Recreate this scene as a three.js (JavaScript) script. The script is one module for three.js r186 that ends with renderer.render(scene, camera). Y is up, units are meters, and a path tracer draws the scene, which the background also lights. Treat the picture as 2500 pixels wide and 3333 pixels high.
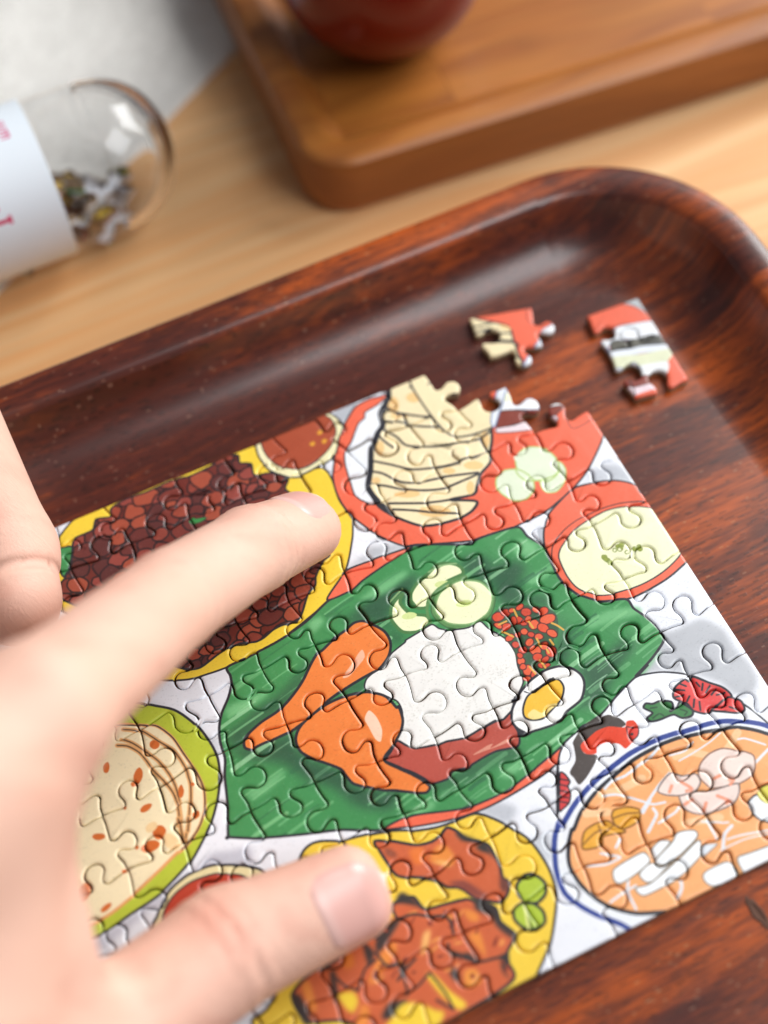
import * as THREE from 'three';
import { MarchingCubes } from 'three/addons/objects/MarchingCubes.js';
import { mergeVertices, mergeGeometries } from 'three/addons/utils/BufferGeometryUtils.js';
import { RectAreaLightUniformsLib } from 'three/addons/lights/RectAreaLightUniformsLib.js';

// Lengths below are in millimetres from the upper edge of the puzzle print; everything is scaled to metres, with the table top at y = 0.
const MM = 0.001, LIFT = 12;
const scene = new THREE.Scene();
const V3 = (x, y, z) => new THREE.Vector3(x, y, z);
const world = (x, y, z) => V3(x * MM, (y + LIFT) * MM, z * MM);

// ---------- camera ----------
const camera = new THREE.PerspectiveCamera(36.68, 768 / 1024, 0.01, 20);
camera.position.copy(world(-88.154, 226.009, 144.664));
camera.quaternion.setFromRotationMatrix(new THREE.Matrix4().makeBasis(
  V3(0.90369, -0.04074, 0.42625), V3(0.38776, 0.5001, -0.7743), V3(-0.18162, 0.86501, 0.46773)));
camera.focus = 0.2475;
camera.userData.fStop = 6.4;

// ---------- light: a tall window to the side, a large soft ceiling light, and a pale room ----------
RectAreaLightUniformsLib.init();
scene.background = new THREE.Color().setRGB(0.14, 0.145, 0.155);
function areaLight(name, [x, y, z], [tx, ty, tz], w, h, intensity, color) {
  const l = new THREE.RectAreaLight(color, intensity, w, h);
  l.name = name; l.position.copy(world(x, y, z)); l.lookAt(world(tx, ty, tz)); scene.add(l);
  return l;
}
areaLight('window_light', [760, 560, -230], [-40, 0, 30], 0.62, 0.62, 11.8, new THREE.Color().setRGB(1, 0.995, 0.98));
areaLight('ceiling_light', [400, 760, 420], [-40, 0, 20], 0.54, 0.5, 6.0, new THREE.Color().setRGB(0.97, 0.985, 1));
const renderer = new THREE.WebGLRenderer();
renderer.toneMapping = THREE.LinearToneMapping;
renderer.toneMappingExposure = 0.96;
renderer.shadowMap.enabled = true;

// ---------- helpers ----------
let seed = 7;
const rnd = () => { seed = (seed * 1664525 + 1013904223) >>> 0; return seed / 4294967296; };
const between = (a, b) => a + (b - a) * rnd();
const hash = (x, y, s) => { let h = (x * 374761393 + y * 668265263 + s * 144665) | 0; h = Math.imul(h ^ (h >>> 13), 1274126177); return ((h ^ (h >>> 16)) >>> 0) / 4294967296; };
function noise(x, y, s = 0) {
  const i = Math.floor(x), j = Math.floor(y), fx = x - i, fy = y - j, u = fx * fx * (3 - 2 * fx), v = fy * fy * (3 - 2 * fy);
  const a = hash(i, j, s), b = hash(i + 1, j, s), c = hash(i, j + 1, s), d = hash(i + 1, j + 1, s);
  return a + (b - a) * u + (c - a) * v + (a - b - c + d) * u * v;
}
const fbm = (x, y, s = 0, n = 4) => { let t = 0, a = 0.5, m = 0; for (let k = 0; k < n; k++, a *= 0.5, x *= 2.03, y *= 2.03) { t += a * noise(x, y, s + k * 17); m += a; } return t / m; };
const clamp = THREE.MathUtils.clamp, lerp = THREE.MathUtils.lerp, smooth = THREE.MathUtils.smoothstep;
const names = new Map();
const numbered = (n) => { const k = names.get(n) ?? 0; names.set(n, k + 1); return k ? n + '_' + String(k).padStart(3, '0') : n; };
function thing(name, label, category, [x, y, z] = [0, 0, 0], group) {
  const o = new THREE.Group(); o.name = numbered(name); o.position.copy(world(x, y, z)); o.userData = { label, category };
  if (group) o.userData.group = group;
  o.userData.base = undefined; delete o.userData.base;
  scene.add(o); bases.set(o, [x, y, z]);
  return o;
}
const bases = new Map();
// geometry in millimetres (scene frame) becomes a part of its thing
function part(name, geometry, material, parent) {
  const [x, y, z] = bases.get(parent) ?? [0, 0, 0];
  geometry.translate(-x, -y, -z).scale(MM, MM, MM);
  const m = new THREE.Mesh(geometry, material);
  m.name = name; m.castShadow = m.receiveShadow = true; bases.set(m, [x, y, z]);
  parent.add(m);
  return m;
}
function structure(name, geometry, material) {
  geometry.translate(0, LIFT, 0).scale(MM, MM, MM);
  const m = new THREE.Mesh(geometry, material);
  m.name = name; m.castShadow = m.receiveShadow = true; m.userData.kind = 'structure'; scene.add(m);
  return m;
}
function pixels(w, h, f, srgb = true) {   // f(x, y, out) fills r g b in 0..255
  const data = new Uint8Array(w * h * 4), c = [0, 0, 0];
  for (let y = 0; y < h; y++) for (let x = 0; x < w; x++) {
    f(x, y, c);
    const o = (y * w + x) * 4;
    data[o] = clamp(c[0], 0, 255); data[o + 1] = clamp(c[1], 0, 255); data[o + 2] = clamp(c[2], 0, 255); data[o + 3] = 255;
  }
  const t = new THREE.DataTexture(data, w, h);
  t.magFilter = THREE.LinearFilter; t.wrapS = t.wrapT = THREE.RepeatWrapping; t.needsUpdate = true;
  if (srgb) t.colorSpace = THREE.SRGBColorSpace;
  return t;
}
function geo(pos, idx, uv, nor) {
  const g = new THREE.BufferGeometry();
  g.setAttribute('position', new THREE.Float32BufferAttribute(pos, 3));
  if (uv) g.setAttribute('uv', new THREE.Float32BufferAttribute(uv, 2));
  g.setIndex(idx);
  if (nor) g.setAttribute('normal', new THREE.Float32BufferAttribute(nor, 3)); else g.computeVertexNormals();
  return g;
}
// stacked closed rings of equal length; caps optional (flat, at the mean of the ring)
function loft(rings, uvOf, { capEnd = false, capStart = false, flip = false } = {}) {
  const n = rings[0].length, pos = [], uv = [], idx = [];
  const tri = (a, b, c) => (flip ? idx.push(a, c, b) : idx.push(a, b, c));
  for (const r of rings) for (let k = 0; k <= n; k++) { const p = r[k % n]; pos.push(...p); uv.push(...uvOf(p, k / n)); }
  for (let j = 0; j + 1 < rings.length; j++) for (let k = 0; k < n; k++) {
    const a = j * (n + 1) + k, b = a + n + 1;
    tri(a, a + 1, b); tri(a + 1, b + 1, b);
  }
  const cap = (j, rev) => {
    const r = rings[j], c = [0, 1, 2].map((q) => r.reduce((t, p) => t + p[q], 0) / n), at = pos.length / 3;
    pos.push(...c); uv.push(...uvOf(c, 0));
    for (let k = 0; k < n; k++) { const a = j * (n + 1) + k; rev ? tri(at, a + 1, a) : tri(at, a, a + 1); }
  };
  if (capEnd) cap(rings.length - 1, false);
  if (capStart) cap(0, true);
  return geo(pos, idx, uv);
}
// rounded rectangle in plan, counted the same way round for every inset
function roundRect(x0, z0, x1, z1, r, y, inset, turn) {
  const out = [], q = Math.max(r - inset, 0.6), N = 18;
  for (const [cx, cz, a0] of [[x1 - inset - q, z0 + inset + q, -90], [x1 - inset - q, z1 - inset - q, 0], [x0 + inset + q, z1 - inset - q, 90], [x0 + inset + q, z0 + inset + q, 180]]) {
    for (let k = 0; k <= N; k++) { const a = (a0 + 90 * k / N) * Math.PI / 180; out.push([cx + q * Math.cos(a), y, cz + q * Math.sin(a)]); }
  }
  const full = [];
  out.forEach((p, k) => { const s = out[(k + 1) % out.length], m = (k + 1) % (N + 1) === 0 ? 10 : 1; for (let j = 0; j < m; j++) full.push([lerp(p[0], s[0], j / m), y, lerp(p[2], s[2], j / m)]); });
  if (turn) { const [px, pz, a] = turn, c = Math.cos(a), s = Math.sin(a); for (const p of full) { const x = p[0] - px, z = p[2] - pz; p[0] = px + x * c - z * s; p[2] = pz + x * s + z * c; } }
  return full;
}

// ---------- materials ----------
const S = (css) => new THREE.Color(css);
// dark rosewood: red-brown with orange ribbon figure along x, dark pores and pale filled pores
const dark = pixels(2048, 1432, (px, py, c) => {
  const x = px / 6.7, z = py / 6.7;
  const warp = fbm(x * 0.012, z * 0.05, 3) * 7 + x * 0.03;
  const ribbon = fbm(x * 0.016 + 3, (z + warp) * 0.085, 15, 3), patch = fbm(x * 0.05 + z * 0.02, (z + warp) * 0.3, 41, 3), fibre = fbm(x * 0.34, (z + warp) * 3.1, 29, 2), fine = fbm(x * 0.13, (z + warp) * 1.3, 31, 2);  // ribbon seed picked so the colour carries back-left shade and the lit right floor
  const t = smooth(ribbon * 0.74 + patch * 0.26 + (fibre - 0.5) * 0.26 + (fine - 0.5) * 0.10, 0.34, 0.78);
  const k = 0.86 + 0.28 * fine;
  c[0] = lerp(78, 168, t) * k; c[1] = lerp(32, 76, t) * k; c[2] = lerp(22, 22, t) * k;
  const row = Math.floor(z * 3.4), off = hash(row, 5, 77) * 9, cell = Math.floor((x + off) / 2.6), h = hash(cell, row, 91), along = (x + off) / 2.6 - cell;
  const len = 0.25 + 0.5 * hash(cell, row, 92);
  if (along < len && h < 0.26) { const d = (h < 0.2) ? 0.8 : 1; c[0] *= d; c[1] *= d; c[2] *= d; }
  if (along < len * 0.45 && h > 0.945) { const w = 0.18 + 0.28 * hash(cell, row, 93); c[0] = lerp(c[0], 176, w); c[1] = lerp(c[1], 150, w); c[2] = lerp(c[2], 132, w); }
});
const darkRough = pixels(1024, 716, (px, py, c) => {
  const x = px / 3.35, z = py / 3.35, f = fbm(x * 0.15, z * 1.4, 61, 3);
  c[0] = c[1] = c[2] = 66 + 40 * f;
}, false);
const darkBump = pixels(2048, 1432, (px, py, c) => {
  const x = px / 6.7, z = py / 6.7, row = Math.floor(z * 3.4), off = hash(row, 5, 77) * 9, cell = Math.floor((x + off) / 2.6), along = (x + off) / 2.6 - cell;
  c[0] = c[1] = c[2] = (along < 0.25 + 0.5 * hash(cell, row, 92) && hash(cell, row, 91) < 0.26 ? 96 : 150) + 60 * (fbm(x * 0.3, z * 2.2, 66, 3) - 0.5);
}, false);
const M = {};
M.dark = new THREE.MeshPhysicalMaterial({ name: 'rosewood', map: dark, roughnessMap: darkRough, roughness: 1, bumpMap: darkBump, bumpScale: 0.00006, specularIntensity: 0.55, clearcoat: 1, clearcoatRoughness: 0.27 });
// pale oak table: long straight grain along x
M.oak = new THREE.MeshStandardMaterial({ name: 'oak', roughness: 0.55, map: pixels(2048, 1024, (px, py, c) => {
  const x = px / 5, z = py / 2.6, w = fbm(x * 0.006, z * 0.02, 5) * 26, g = fbm(x * 0.008, (z + w) * 0.30, 8, 4), f = fbm(x * 0.024, (z + w) * 1.5, 19, 3);
  const t = smooth(g * 0.55 + f * 0.45, 0.26, 0.76), k = 0.92 + 0.16 * f;
  c[0] = lerp(238, 214, t) * k; c[1] = lerp(195, 156, t) * k; c[2] = lerp(143, 101, t) * k;
}) });
// golden teak, staves along x
function teakMap(s, a, b) {
  return pixels(512, 512, (px, py, c) => {
    const x = px / 4, z = py / 4, w = fbm(x * 0.02, z * 0.06, s) * 10, g = fbm(x * 0.025, (z + w) * 0.3, s + 3, 4), f = fbm(x * 0.12, (z + w) * 1.6, s + 9, 3);
    const t = smooth(g * 0.7 + f * 0.3, 0.3, 0.7);
    for (let q = 0; q < 3; q++) c[q] = lerp(a[q], b[q], t) * (0.9 + 0.2 * f);
  });
}
M.teak = [[170, 104, 40, 140, 80, 28], [174, 108, 44, 146, 84, 32], [166, 102, 42, 138, 80, 30]].map((q, k) => new THREE.MeshPhysicalMaterial({ name: 'teak', roughness: 0.42, clearcoat: 0.2, clearcoatRoughness: 0.4, map: teakMap(101 + k * 7, q.slice(0, 3), q.slice(3)) }));
const weave = pixels(512, 512, (x, y, c) => {
  const a = Math.sin(x * Math.PI / 4), b = Math.sin(y * Math.PI / 4), over = ((x >> 2) + (y >> 2)) & 1;
  c[0] = c[1] = c[2] = 128 + 70 * (over ? a * a : b * b) - 40 + 60 * (noise(x * 0.5, y * 0.08, 3) + noise(x * 0.08, y * 0.5, 4) - 1);
}, false);
M.linen = new THREE.MeshStandardMaterial({ name: 'linen', roughness: 0.95, bumpMap: weave, bumpScale: 0.0006, map: pixels(512, 512, (x, y, c) => {
  const n = (noise(x * 0.35, y * 0.04, 8) + noise(x * 0.04, y * 0.35, 9)) * 0.5, m = fbm(x * 0.03, y * 0.03, 12);
  const v = 226 + 30 * n + 14 * m; c[0] = v; c[1] = v - 3; c[2] = v - 9;
}) });
M.board = new THREE.MeshStandardMaterial({ name: 'greyboard', color: S('#8c745a'), roughness: 0.95 });
M.glass = new THREE.MeshPhysicalMaterial({ name: 'clear_tube', color: S('#ffffff'), roughness: 0.02, transmission: 1, thickness: 0, ior: 1.49 });
M.solid = new THREE.MeshPhysicalMaterial({ name: 'clear_solid', color: S('#ffffff'), roughness: 0.02, transmission: 1, thickness: 0.004, ior: 1.10 });
M.lacquer = new THREE.MeshPhysicalMaterial({ name: 'red_lacquer', color: S('#700b07'), roughness: 0.28, specularIntensity: 0.5, clearcoat: 0.35, clearcoatRoughness: 0.1 });

// ---------- the print of the puzzle: drawn in millimetres, 152 wide and 101.9 high ----------
const PW = 152, PH = 101.9, TW = 2048, TH = 1373, K = TW / PW;
const canvas = document.createElement('canvas'); canvas.width = TW; canvas.height = TH;
const ctx = canvas.getContext('2d'); ctx.scale(K, TH / PH); ctx.lineJoin = ctx.lineCap = 'round';
const INK = '#26262e';
function trace(p, closed) {
  const n = p.length / 2, at = (k) => { k = closed ? (k + n) % n : clamp(k, 0, n - 1); return [p[2 * k], p[2 * k + 1]]; };
  ctx.beginPath(); ctx.moveTo(...at(0));
  for (let k = 0; k < (closed ? n : n - 1); k++) {
    const [a, b, c, d] = [at(k - 1), at(k), at(k + 1), at(k + 2)], q = 0.14;
    ctx.bezierCurveTo(b[0] + (c[0] - a[0]) * q, b[1] + (c[1] - a[1]) * q, c[0] - (d[0] - b[0]) * q, c[1] - (d[1] - b[1]) * q, c[0], c[1]);
  }
  if (closed) ctx.closePath();
}
function P(fill, p, w = 0.32, line = INK) { trace(p, true); ctx.fillStyle = fill; ctx.fill(); if (w) { ctx.lineWidth = w; ctx.strokeStyle = line || INK; ctx.stroke(); } }
function L(line, w, p) { trace(p, false); ctx.lineWidth = w; ctx.strokeStyle = line; ctx.stroke(); }
// a patch of ink with a feathered edge, b millimetres wide
function soft(fill, p, b) {
  ctx.save(); trace(p.map((v, k) => (k % 2 ? v : v - 400)), true); ctx.shadowColor = fill; ctx.shadowBlur = b * K; ctx.shadowOffsetX = 400 * K; ctx.fillStyle = fill; ctx.fill(); ctx.restore();
}
function bg() { ctx.fillStyle = '#e7eaf1'; ctx.fillRect(0, 0, PW, PH); }
function meat(p) {
  ctx.save(); trace(p, true); ctx.fillStyle = '#6d2b22'; ctx.fill(); ctx.clip();
  let x0 = 1e9, x1 = -1e9, y0 = 1e9, y1 = -1e9;
  for (let k = 0; k < p.length; k += 2) { x0 = Math.min(x0, p[k]); x1 = Math.max(x1, p[k]); y0 = Math.min(y0, p[k + 1]); y1 = Math.max(y1, p[k + 1]); }
  const tones = ['#8a3d30', '#7b352c', '#9a4533', '#6a302b', '#93443a', '#a34c36', '#5d2d2a'];
  const at = (i, j) => [x0 + (i + (j & 1) * 0.5 + (hash(i, j, 3) - 0.5) * 0.75) * 2.9, y0 + (j + (hash(i, j, 4) - 0.5) * 0.75) * 2.5];
  for (let j = -1; j < (y1 - y0) / 2.5 + 1; j++) for (let i = -1; i < (x1 - x0) / 2.9 + 1; i++) {
    const [cx, cy] = at(i, j), big = 0.75 + 0.6 * hash(i, j, 5), n = 6 + Math.floor(hash(i, j, 8) * 3), q = [];
    for (let k = 0; k < n; k++) { const a = (k + 0.4 * hash(i * 7 + k, j, 6)) / n * 6.283, r = big * (1.15 + 0.55 * hash(i, j * 5 + k, 7)); q.push(cx + r * 1.25 * Math.cos(a), cy + r * Math.sin(a)); }
    P(tones[Math.floor(hash(i, j, 9) * tones.length)], q, 0.3, '#2c1a1c');
  }
  ctx.restore(); trace(p, true); ctx.lineWidth = 0.35; ctx.strokeStyle = INK; ctx.stroke();
}
// brush strokes on the leaf, along its veins
let leafPath;
function streaks() {
  ctx.save(); trace(leafPath, true); ctx.clip();
  const a = -0.16;
  for (let k = 0; k < 520; k++) {
    const x = 66 + 84 * hash(k, 1, 21), y = 14 + 78 * hash(k, 2, 22), l = 2 + 6 * hash(k, 3, 23), w = 0.12 + 0.7 * hash(k, 4, 24) ** 2, t = hash(k, 5, 25);
    ctx.globalAlpha = 0.28 + 0.42 * hash(k, 6, 26); ctx.strokeStyle = t < 0.5 ? '#86c88c' : t < 0.8 ? '#2a6040' : '#a3d6a6'; ctx.lineWidth = w;
    ctx.beginPath(); ctx.moveTo(x, y); ctx.quadraticCurveTo(x + l / 2, y + a * l / 2 - 0.3, x + l, y + a * l * 1.3); ctx.stroke();
  }
  ctx.restore(); trace(leafPath, true); ctx.lineWidth = 0.4; ctx.strokeStyle = INK; ctx.stroke();
}
let ricePath; const orangePaths = [];
function rice() {
  ctx.save(); trace(ricePath, true); ctx.clip(); ctx.fillStyle = '#c4c2b8';
  for (let k = 0; k < 5200; k++) { const x = 95 + 36 * hash(k, 1, 31), y = 36 + 34 * hash(k, 2, 32); if (fbm(x * 0.35, y * 0.35, 35) < 0.5) continue; ctx.globalAlpha = 0.2 + 0.3 * hash(k, 3, 33); ctx.fillRect(x, y, 0.1 + 0.22 * hash(k, 4, 34), 0.1 + 0.15 * hash(k, 5, 36)); }
  ctx.restore();
}
function speckle() {
  for (const p of orangePaths) {
    ctx.save(); trace(p, true); ctx.clip();
    for (let k = 0; k < 1400; k++) { const x = 80 + 34 * hash(k, 1, 51), y = 36 + 45 * hash(k, 2, 52); ctx.globalAlpha = 0.08 + 0.16 * hash(k, 3, 53); ctx.fillStyle = hash(k, 4, 54) < 0.5 ? '#c9551f' : '#f7a04c'; ctx.fillRect(x, y, 0.15 + 0.5 * hash(k, 5, 55), 0.12 + 0.2 * hash(k, 6, 56)); }
    ctx.restore();
  }
}
bg();
soft('#b9bcc2',[136.6,66.4,139.9,64.3,141.8,62.8,143.6,63.3,148.6,63.5,150.7,66.8,150.6,70.4,151.3,73.6,150.8,76.6,148.8,78,146.7,77.7,145.4,74.3,141.8,70.7,137.6,68.2,134,67.5],0.9);
soft('#b9bcc2',[105,28.4,106.2,27.6,108.3,28.4,111.5,29.3,111.8,30.4,109.9,30.2,107.3,30.1,104.8,29.7,101.5,29.8,101.5,29.3],0.9);
soft('#c3c6cd',[63.6,37.7,65.9,40.1,68.1,43.3,68.8,45.7,70.4,48.6,69.3,50.5,68.9,48.7,68.4,44.9,66.8,41.6,64,38.7,62.6,37.8],0.9);
soft('#bfc1cc',[59.1,65.8,62.5,64.5,65.1,65.2,68.3,66.3,67.1,69.2,62.1,68.2,54.8,68.4,49.2,69.3,41.6,71.1,40.9,69.5,47.8,68.3,55.6,66.5],0.9);
soft('#bcc0c8',[101.8,76.7,104.3,76.2,106.9,77.8,106.9,79,104.8,80.1,103.4,78.4],0.9);
soft('#c3c8d0',[108.8,83.4,109.8,84.5,108.7,87.2,107.3,87.6,106.9,84.2],0.9);
P('#b4b8c0',[112.2,0.4,116.5,-0,114.8,1.7,112.7,3,112,2.7],0);
soft('#c0c4cc',[145.6,31.6,148.3,30.9,150.7,31.7,151.8,33.2,151.9,36.4,150.1,35.1,148.1,34,145.7,33.3],0.9);
P('#b9bdc6',[132.8,37.1,134.2,37.3,132.5,40,132.1,39.6],0);
P('#f0cd3c',[105.7,21.9,104.3,24.8,101,29.5,96,33.5,91.4,35.2,85.8,36.6,80.7,37,76.7,37.2,73,36.9,69.4,36.2,64.8,33.3,62.4,24.4,53.3,11.5,57.8,4.2,60.3,2.1,63.8,0,69.1,-0.6,73.1,-1,81.3,-1.4,89.5,-1.1,94.5,-0.9,96.9,0.5,97.2,5.7,100.8,9,105.4,9.9,106.1,12.7,105.5,17.1,105.9,21.2]);
P('#3f8c50',[58.5,4.4,61.4,5.1,60.6,7,59.7,8.4,58.2,9.8,58,6.9]);
meat([61.6,4.7,62.5,3.7,65.6,3.5,66.9,1.8,69.2,2.4,70,0.9,72.8,0.3,76.4,0.6,80.1,0.5,82.6,0.5,84.5,0.9,88.8,0.6,89,0.3,91.4,0,93.4,0.8,93.1,2.4,94.8,3.5,94.4,5.8,97.2,6.7,99.3,9.1,98.2,10.7,99.1,12.9,101.1,17.6,101.9,20.4,99.5,24.3,99.6,26,98.1,26.6,96,28.6,95.2,30.1,93.6,30.9,91.1,33.9,89.5,34.7,87.4,34.3,85.7,34.4,83.9,35,82.3,35.1,79.9,34.2,76.8,34.2,72.1,35.3,68.8,33,66.5,26.4,56.3,13,58.3,10.1,60.2,8]);
P('#3f8f4a',[80.9,9.5,81.4,8.8,82,8.8,82.1,9.4,83.9,10,82.8,10.4,81.4,10.2],0.1);
P('#efe7b9',[97.1,-0.1,96.6,1.9,96.6,3.7,97.3,6.3,99.3,8.6,101.5,9.7,104.7,9.5,108.1,8.7,110.8,6.5,112.2,4.3,112.2,2.3,111.5,0.6,110.8,-0.3,108.3,-3.4,102.4,-4.5,98.3,-2.4]);
P('#a94c30',[98.1,0.1,97.8,1.7,98,3.9,99.1,6.2,101.3,7.9,103.2,8.3,105.9,7.8,108.7,6.4,110.7,4.1,111.1,2,110.4,0.3,107.9,-2.3,103,-3.4,99.1,-1.7],0.2);
P('#dd9a30',[108.7,2.9,108.5,3.2,108.2,3.4,107.8,3.3,107.6,3,107.8,2.7,108.1,2.5,108.5,2.6],0);
P('#dd9a30',[108.6,4.9,108.5,5.2,108.1,5.4,107.7,5.4,107.6,5.1,107.7,4.7,108.1,4.5,108.4,4.6],0);
P('#dd9a30',[106.5,4.5,106.4,4.8,106,5,105.7,4.9,105.5,4.6,105.6,4.3,106,4.1,106.4,4.2],0);
P('#ec6a4d',[122.6,0.4,118.8,0.6,116,1,113.7,2.7,111.8,4.4,108.3,9,106.7,11.8,105.8,14.8,105.6,18.1,106.3,21.6,108,25.4,110,28.3,111.9,30.2,113.8,30.9,121.1,33.8,124,34.3,127.9,34.9,132.1,34.8,136,34.6,139.1,33.7,141.7,32.8,145.2,31.1,148.8,28.4,151.8,25.6,153.5,22.1,153.5,17.4,151.4,11,146.7,3.1,138.9,-3.6,130,-8.1]);
P('#eceff4',[122.3,1.4,119.7,2.4,117,2.9,116.4,3.9,115,4.5,113.8,5.7,112.1,7.6,110.5,8.7,109.5,10.7,109,12.9,108.3,16.8,108.7,18.7,110,20.2,111,20.4,111,19.1,110.8,17.1,112.2,14.5,115,9.6,117,8.1,118.7,6.3,119.3,4,121.7,2.6],0.25);
P('#f4e3b8',[123.1,0.1,126.8,-0.2,129.7,0.5,131.3,2.7,134.8,2.8,134.7,5.5,133,6.7,131.1,6.6,131.2,8.2,134.7,8.9,135.7,10.5,136.4,12.6,135.7,14.4,135,16.1,134.1,17.9,132.8,19.8,131.8,21.9,129.2,23.3,127.7,25,126.3,26.3,122.3,25.5,126.1,27.7,124.8,29,122.3,29.4,118.8,28.9,115.8,27.8,114,26,112.2,23.6,110.9,21,111,16.7,112.7,13.5,115,9.6,116.7,8.2,118.6,6.8,119.3,4,122,1.7],0.5);
P('#f0c98b',[127.2,4.3,126.5,4.8,125.5,4.7,124.8,3.9,124.8,3.1,125.4,2.6,126.4,2.7,127.2,3.5],0);
P('#f0c98b',[123,4,122.2,5.1,121.3,5.3,120.9,4.5,121.2,3.2,122.1,2.1,122.9,1.9,123.3,2.7],0);
P('#f0c98b',[116.9,11.1,116.3,11.9,115.6,12,115.2,11.3,115.4,10.3,116,9.6,116.8,9.5,117.1,10.1],0);
P('#f0c98b',[118.4,22.1,117.5,22.3,116,21.8,114.7,20.8,114.3,20,115.1,19.9,116.7,20.4,118,21.3],0);
P('#f0c98b',[132.1,14.6,131.4,15.2,130.4,15.1,129.7,14.3,129.7,13.4,130.4,12.9,131.4,13,132.1,13.7],0);
P('#f0c98b',[133.8,17.6,133,18.6,132.3,18.8,132.1,18.1,132.4,16.9,133.2,15.8,134,15.6,134.2,16.3],0);
P('#f0c98b',[121.5,27.6,120.4,27.9,118.5,27.3,116.9,26.1,116.5,25.1,117.6,24.7,119.5,25.3,121.1,26.5],0);
P('#f0c98b',[127,25.2,126.4,26,125.8,26.1,125.6,25.5,125.8,24.6,126.4,23.9,127,23.7,127.3,24.3],0);
P('#f0c98b',[123.4,6.9,122.8,7,121.7,6.7,120.8,6,120.6,5.5,121.2,5.3,122.2,5.6,123.1,6.3],0);
P('#f0c98b',[113.5,16.4,113.1,16.8,112.5,16.7,112.1,16.3,112.1,15.7,112.5,15.4,113.1,15.5,113.5,15.9],0);
P('#f0c98b',[125.7,20.8,125.2,21.1,124.4,20.9,123.8,20.4,123.7,19.8,124.2,19.5,125,19.7,125.6,20.3],0);
P('#f0c98b',[130.5,22,129.8,22.3,128.6,22,127.6,21.2,127.4,20.4,128.2,20.1,129.4,20.4,130.3,21.2],0);
L('#26262e',0.42,[120.8,3.7,122.3,5.5,126,8.2,129,9.1,133.3,10.1,135.9,10.1]);
L('#26262e',0.42,[119.2,5.8,121.7,7.6,124,9.5,127.5,11.3,131.7,12.8,134.8,12.4,136.1,13.1]);
L('#26262e',0.42,[118.2,7.3,119.7,9.7,120.6,12.2,124.8,14.6,128.2,15.5,132.2,16.5,134.8,16]);
L('#26262e',0.42,[113.8,12.2,116.4,14.4,119.2,16.9,122.9,18.4,125.8,19.1,129.4,19.4,132.8,19.7]);
L('#26262e',0.42,[112.8,14.1,114.4,15.4,116.4,18.4,119,19.9,122.8,20.8,129,22.8]);
L('#26262e',0.42,[111.4,16.2,113.7,17.8,116.1,19.8,119.1,21.7,122.6,23,125.9,23.1,128.8,23.1]);
L('#26262e',0.42,[112.8,21.4,118.9,24.4,122.3,25.5]);
L('#26262e',0.42,[112.9,22.8,115.7,24.4,118.9,26.5,122.5,28.5]);
L('#26262e',0.42,[117,8.1,117.4,9.8,118.2,11.8]);
L('#26262e',0.42,[131.2,8.2,132.3,11.1,132.6,12.8]);
L('#26262e',0.42,[126.4,1.4,129,3.4,132.9,6]);
L('#26262e',0.42,[122.4,8.5,122.7,6.5,121.8,5.3]);
L('#26262e',0.42,[132.4,16.9,132.4,19.4]);
L('#26262e',1,[122.7,0.2,122,1.7,120.1,3.7,119.2,4.5,118.6,6.8,117.1,7.9,115.7,9.5,114.7,10,112.9,13.6,111,16.7,111,19.1,111.4,20.8,112.3,23.4]);
P('#ec6a4d',[127.6,-1.4,143.3,-1.6,148.5,2.2,145.8,8.1,141.2,10.3,138.4,14.6,134.1,13.6,129.1,10.4],0);
P('#f2e2b6',[127.9,-2.5,131.3,0.5,133.9,1.8,136.5,3.5,136.7,6.4,136.8,9.3,137,12.2,135.9,15.4,128.3,13.7,126.7,2.7],0.35);
L('#26262e',0.35,[129.5,2.3,133.9,2]);
L('#26262e',0.35,[130.1,3.5,133.3,3.1]);
L('#26262e',0.35,[134.5,4.5,136.7,5]);
L('#26262e',0.35,[134.3,6.1,136.6,6.8]);
L('#26262e',0.35,[131.8,6,136.8,7.2,137.1,8.3]);
L('#26262e',0.35,[135.9,9.8,137.3,11.2]);
P('#e6ebf0',[145.5,6.1,145.1,6.6,144.4,6.7,143.9,6.3,143.8,5.7,144.2,5.1,144.9,5,145.4,5.4],0);
P('#e6ebf0',[142.2,8.7,141.8,9.3,141.3,9.4,140.9,9,140.8,8.4,141.2,7.9,141.7,7.8,142.1,8.1],0);
P('#efc98c',[136.8,4.2,136.4,4.3,135.7,3.9,135.1,3.3,135,2.8,135.4,2.8,136.1,3.2,136.7,3.8],0);
P('#b9c0c4',[147,-1.1,152.1,-1.9,153.9,1.2,152.9,6.2,151.4,2.9,149.4,0.6],0);
P('#ec6a4d',[141,0.2,145.3,-0.7,148.2,-0.1,150.5,1.7,152.1,4.7,152.3,7.1,149.7,5.6,146,4.3,142.6,4.7,140.3,3],0.12);
P('#ec6a4d',[152.4,6.8,152,12.7,153.1,20.7,147.8,22,148.5,17.2,151.5,13.2],0.12);
P('#eef1f5',[142.1,5.7,145.1,4.7,148.7,5.1,152.5,6.4,151.9,10,151.9,11.2,147.1,8.3,143.4,7,141.5,8.8,141,7.9],0.15,'#8a98b0');
P('#5c5a50',[143.4,7,146,8,148.3,8.4,151.2,8.9,151.7,11.5,148.4,10.7,146.1,10.3,142.4,8.9],0.15);
P('#47453e',[145.7,8,146.5,8.8,145.9,10,145.1,9.7],0);
P('#47453e',[148.4,8.8,150.8,9.1,151,11.1,148.8,10.5],0);
P('#e4e9f0',[141.5,8.8,145.6,9.9,147.4,10.1,151.7,11.5,152.3,12.1,151.9,12.9,147,11.6,141.4,10.3],0.12,'#8a98b0');
P('#dfe3c2',[141.1,10.2,146.9,11.7,152.3,12.9,149.8,15.2,145.7,14.1,140.4,12.9],0);
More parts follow.
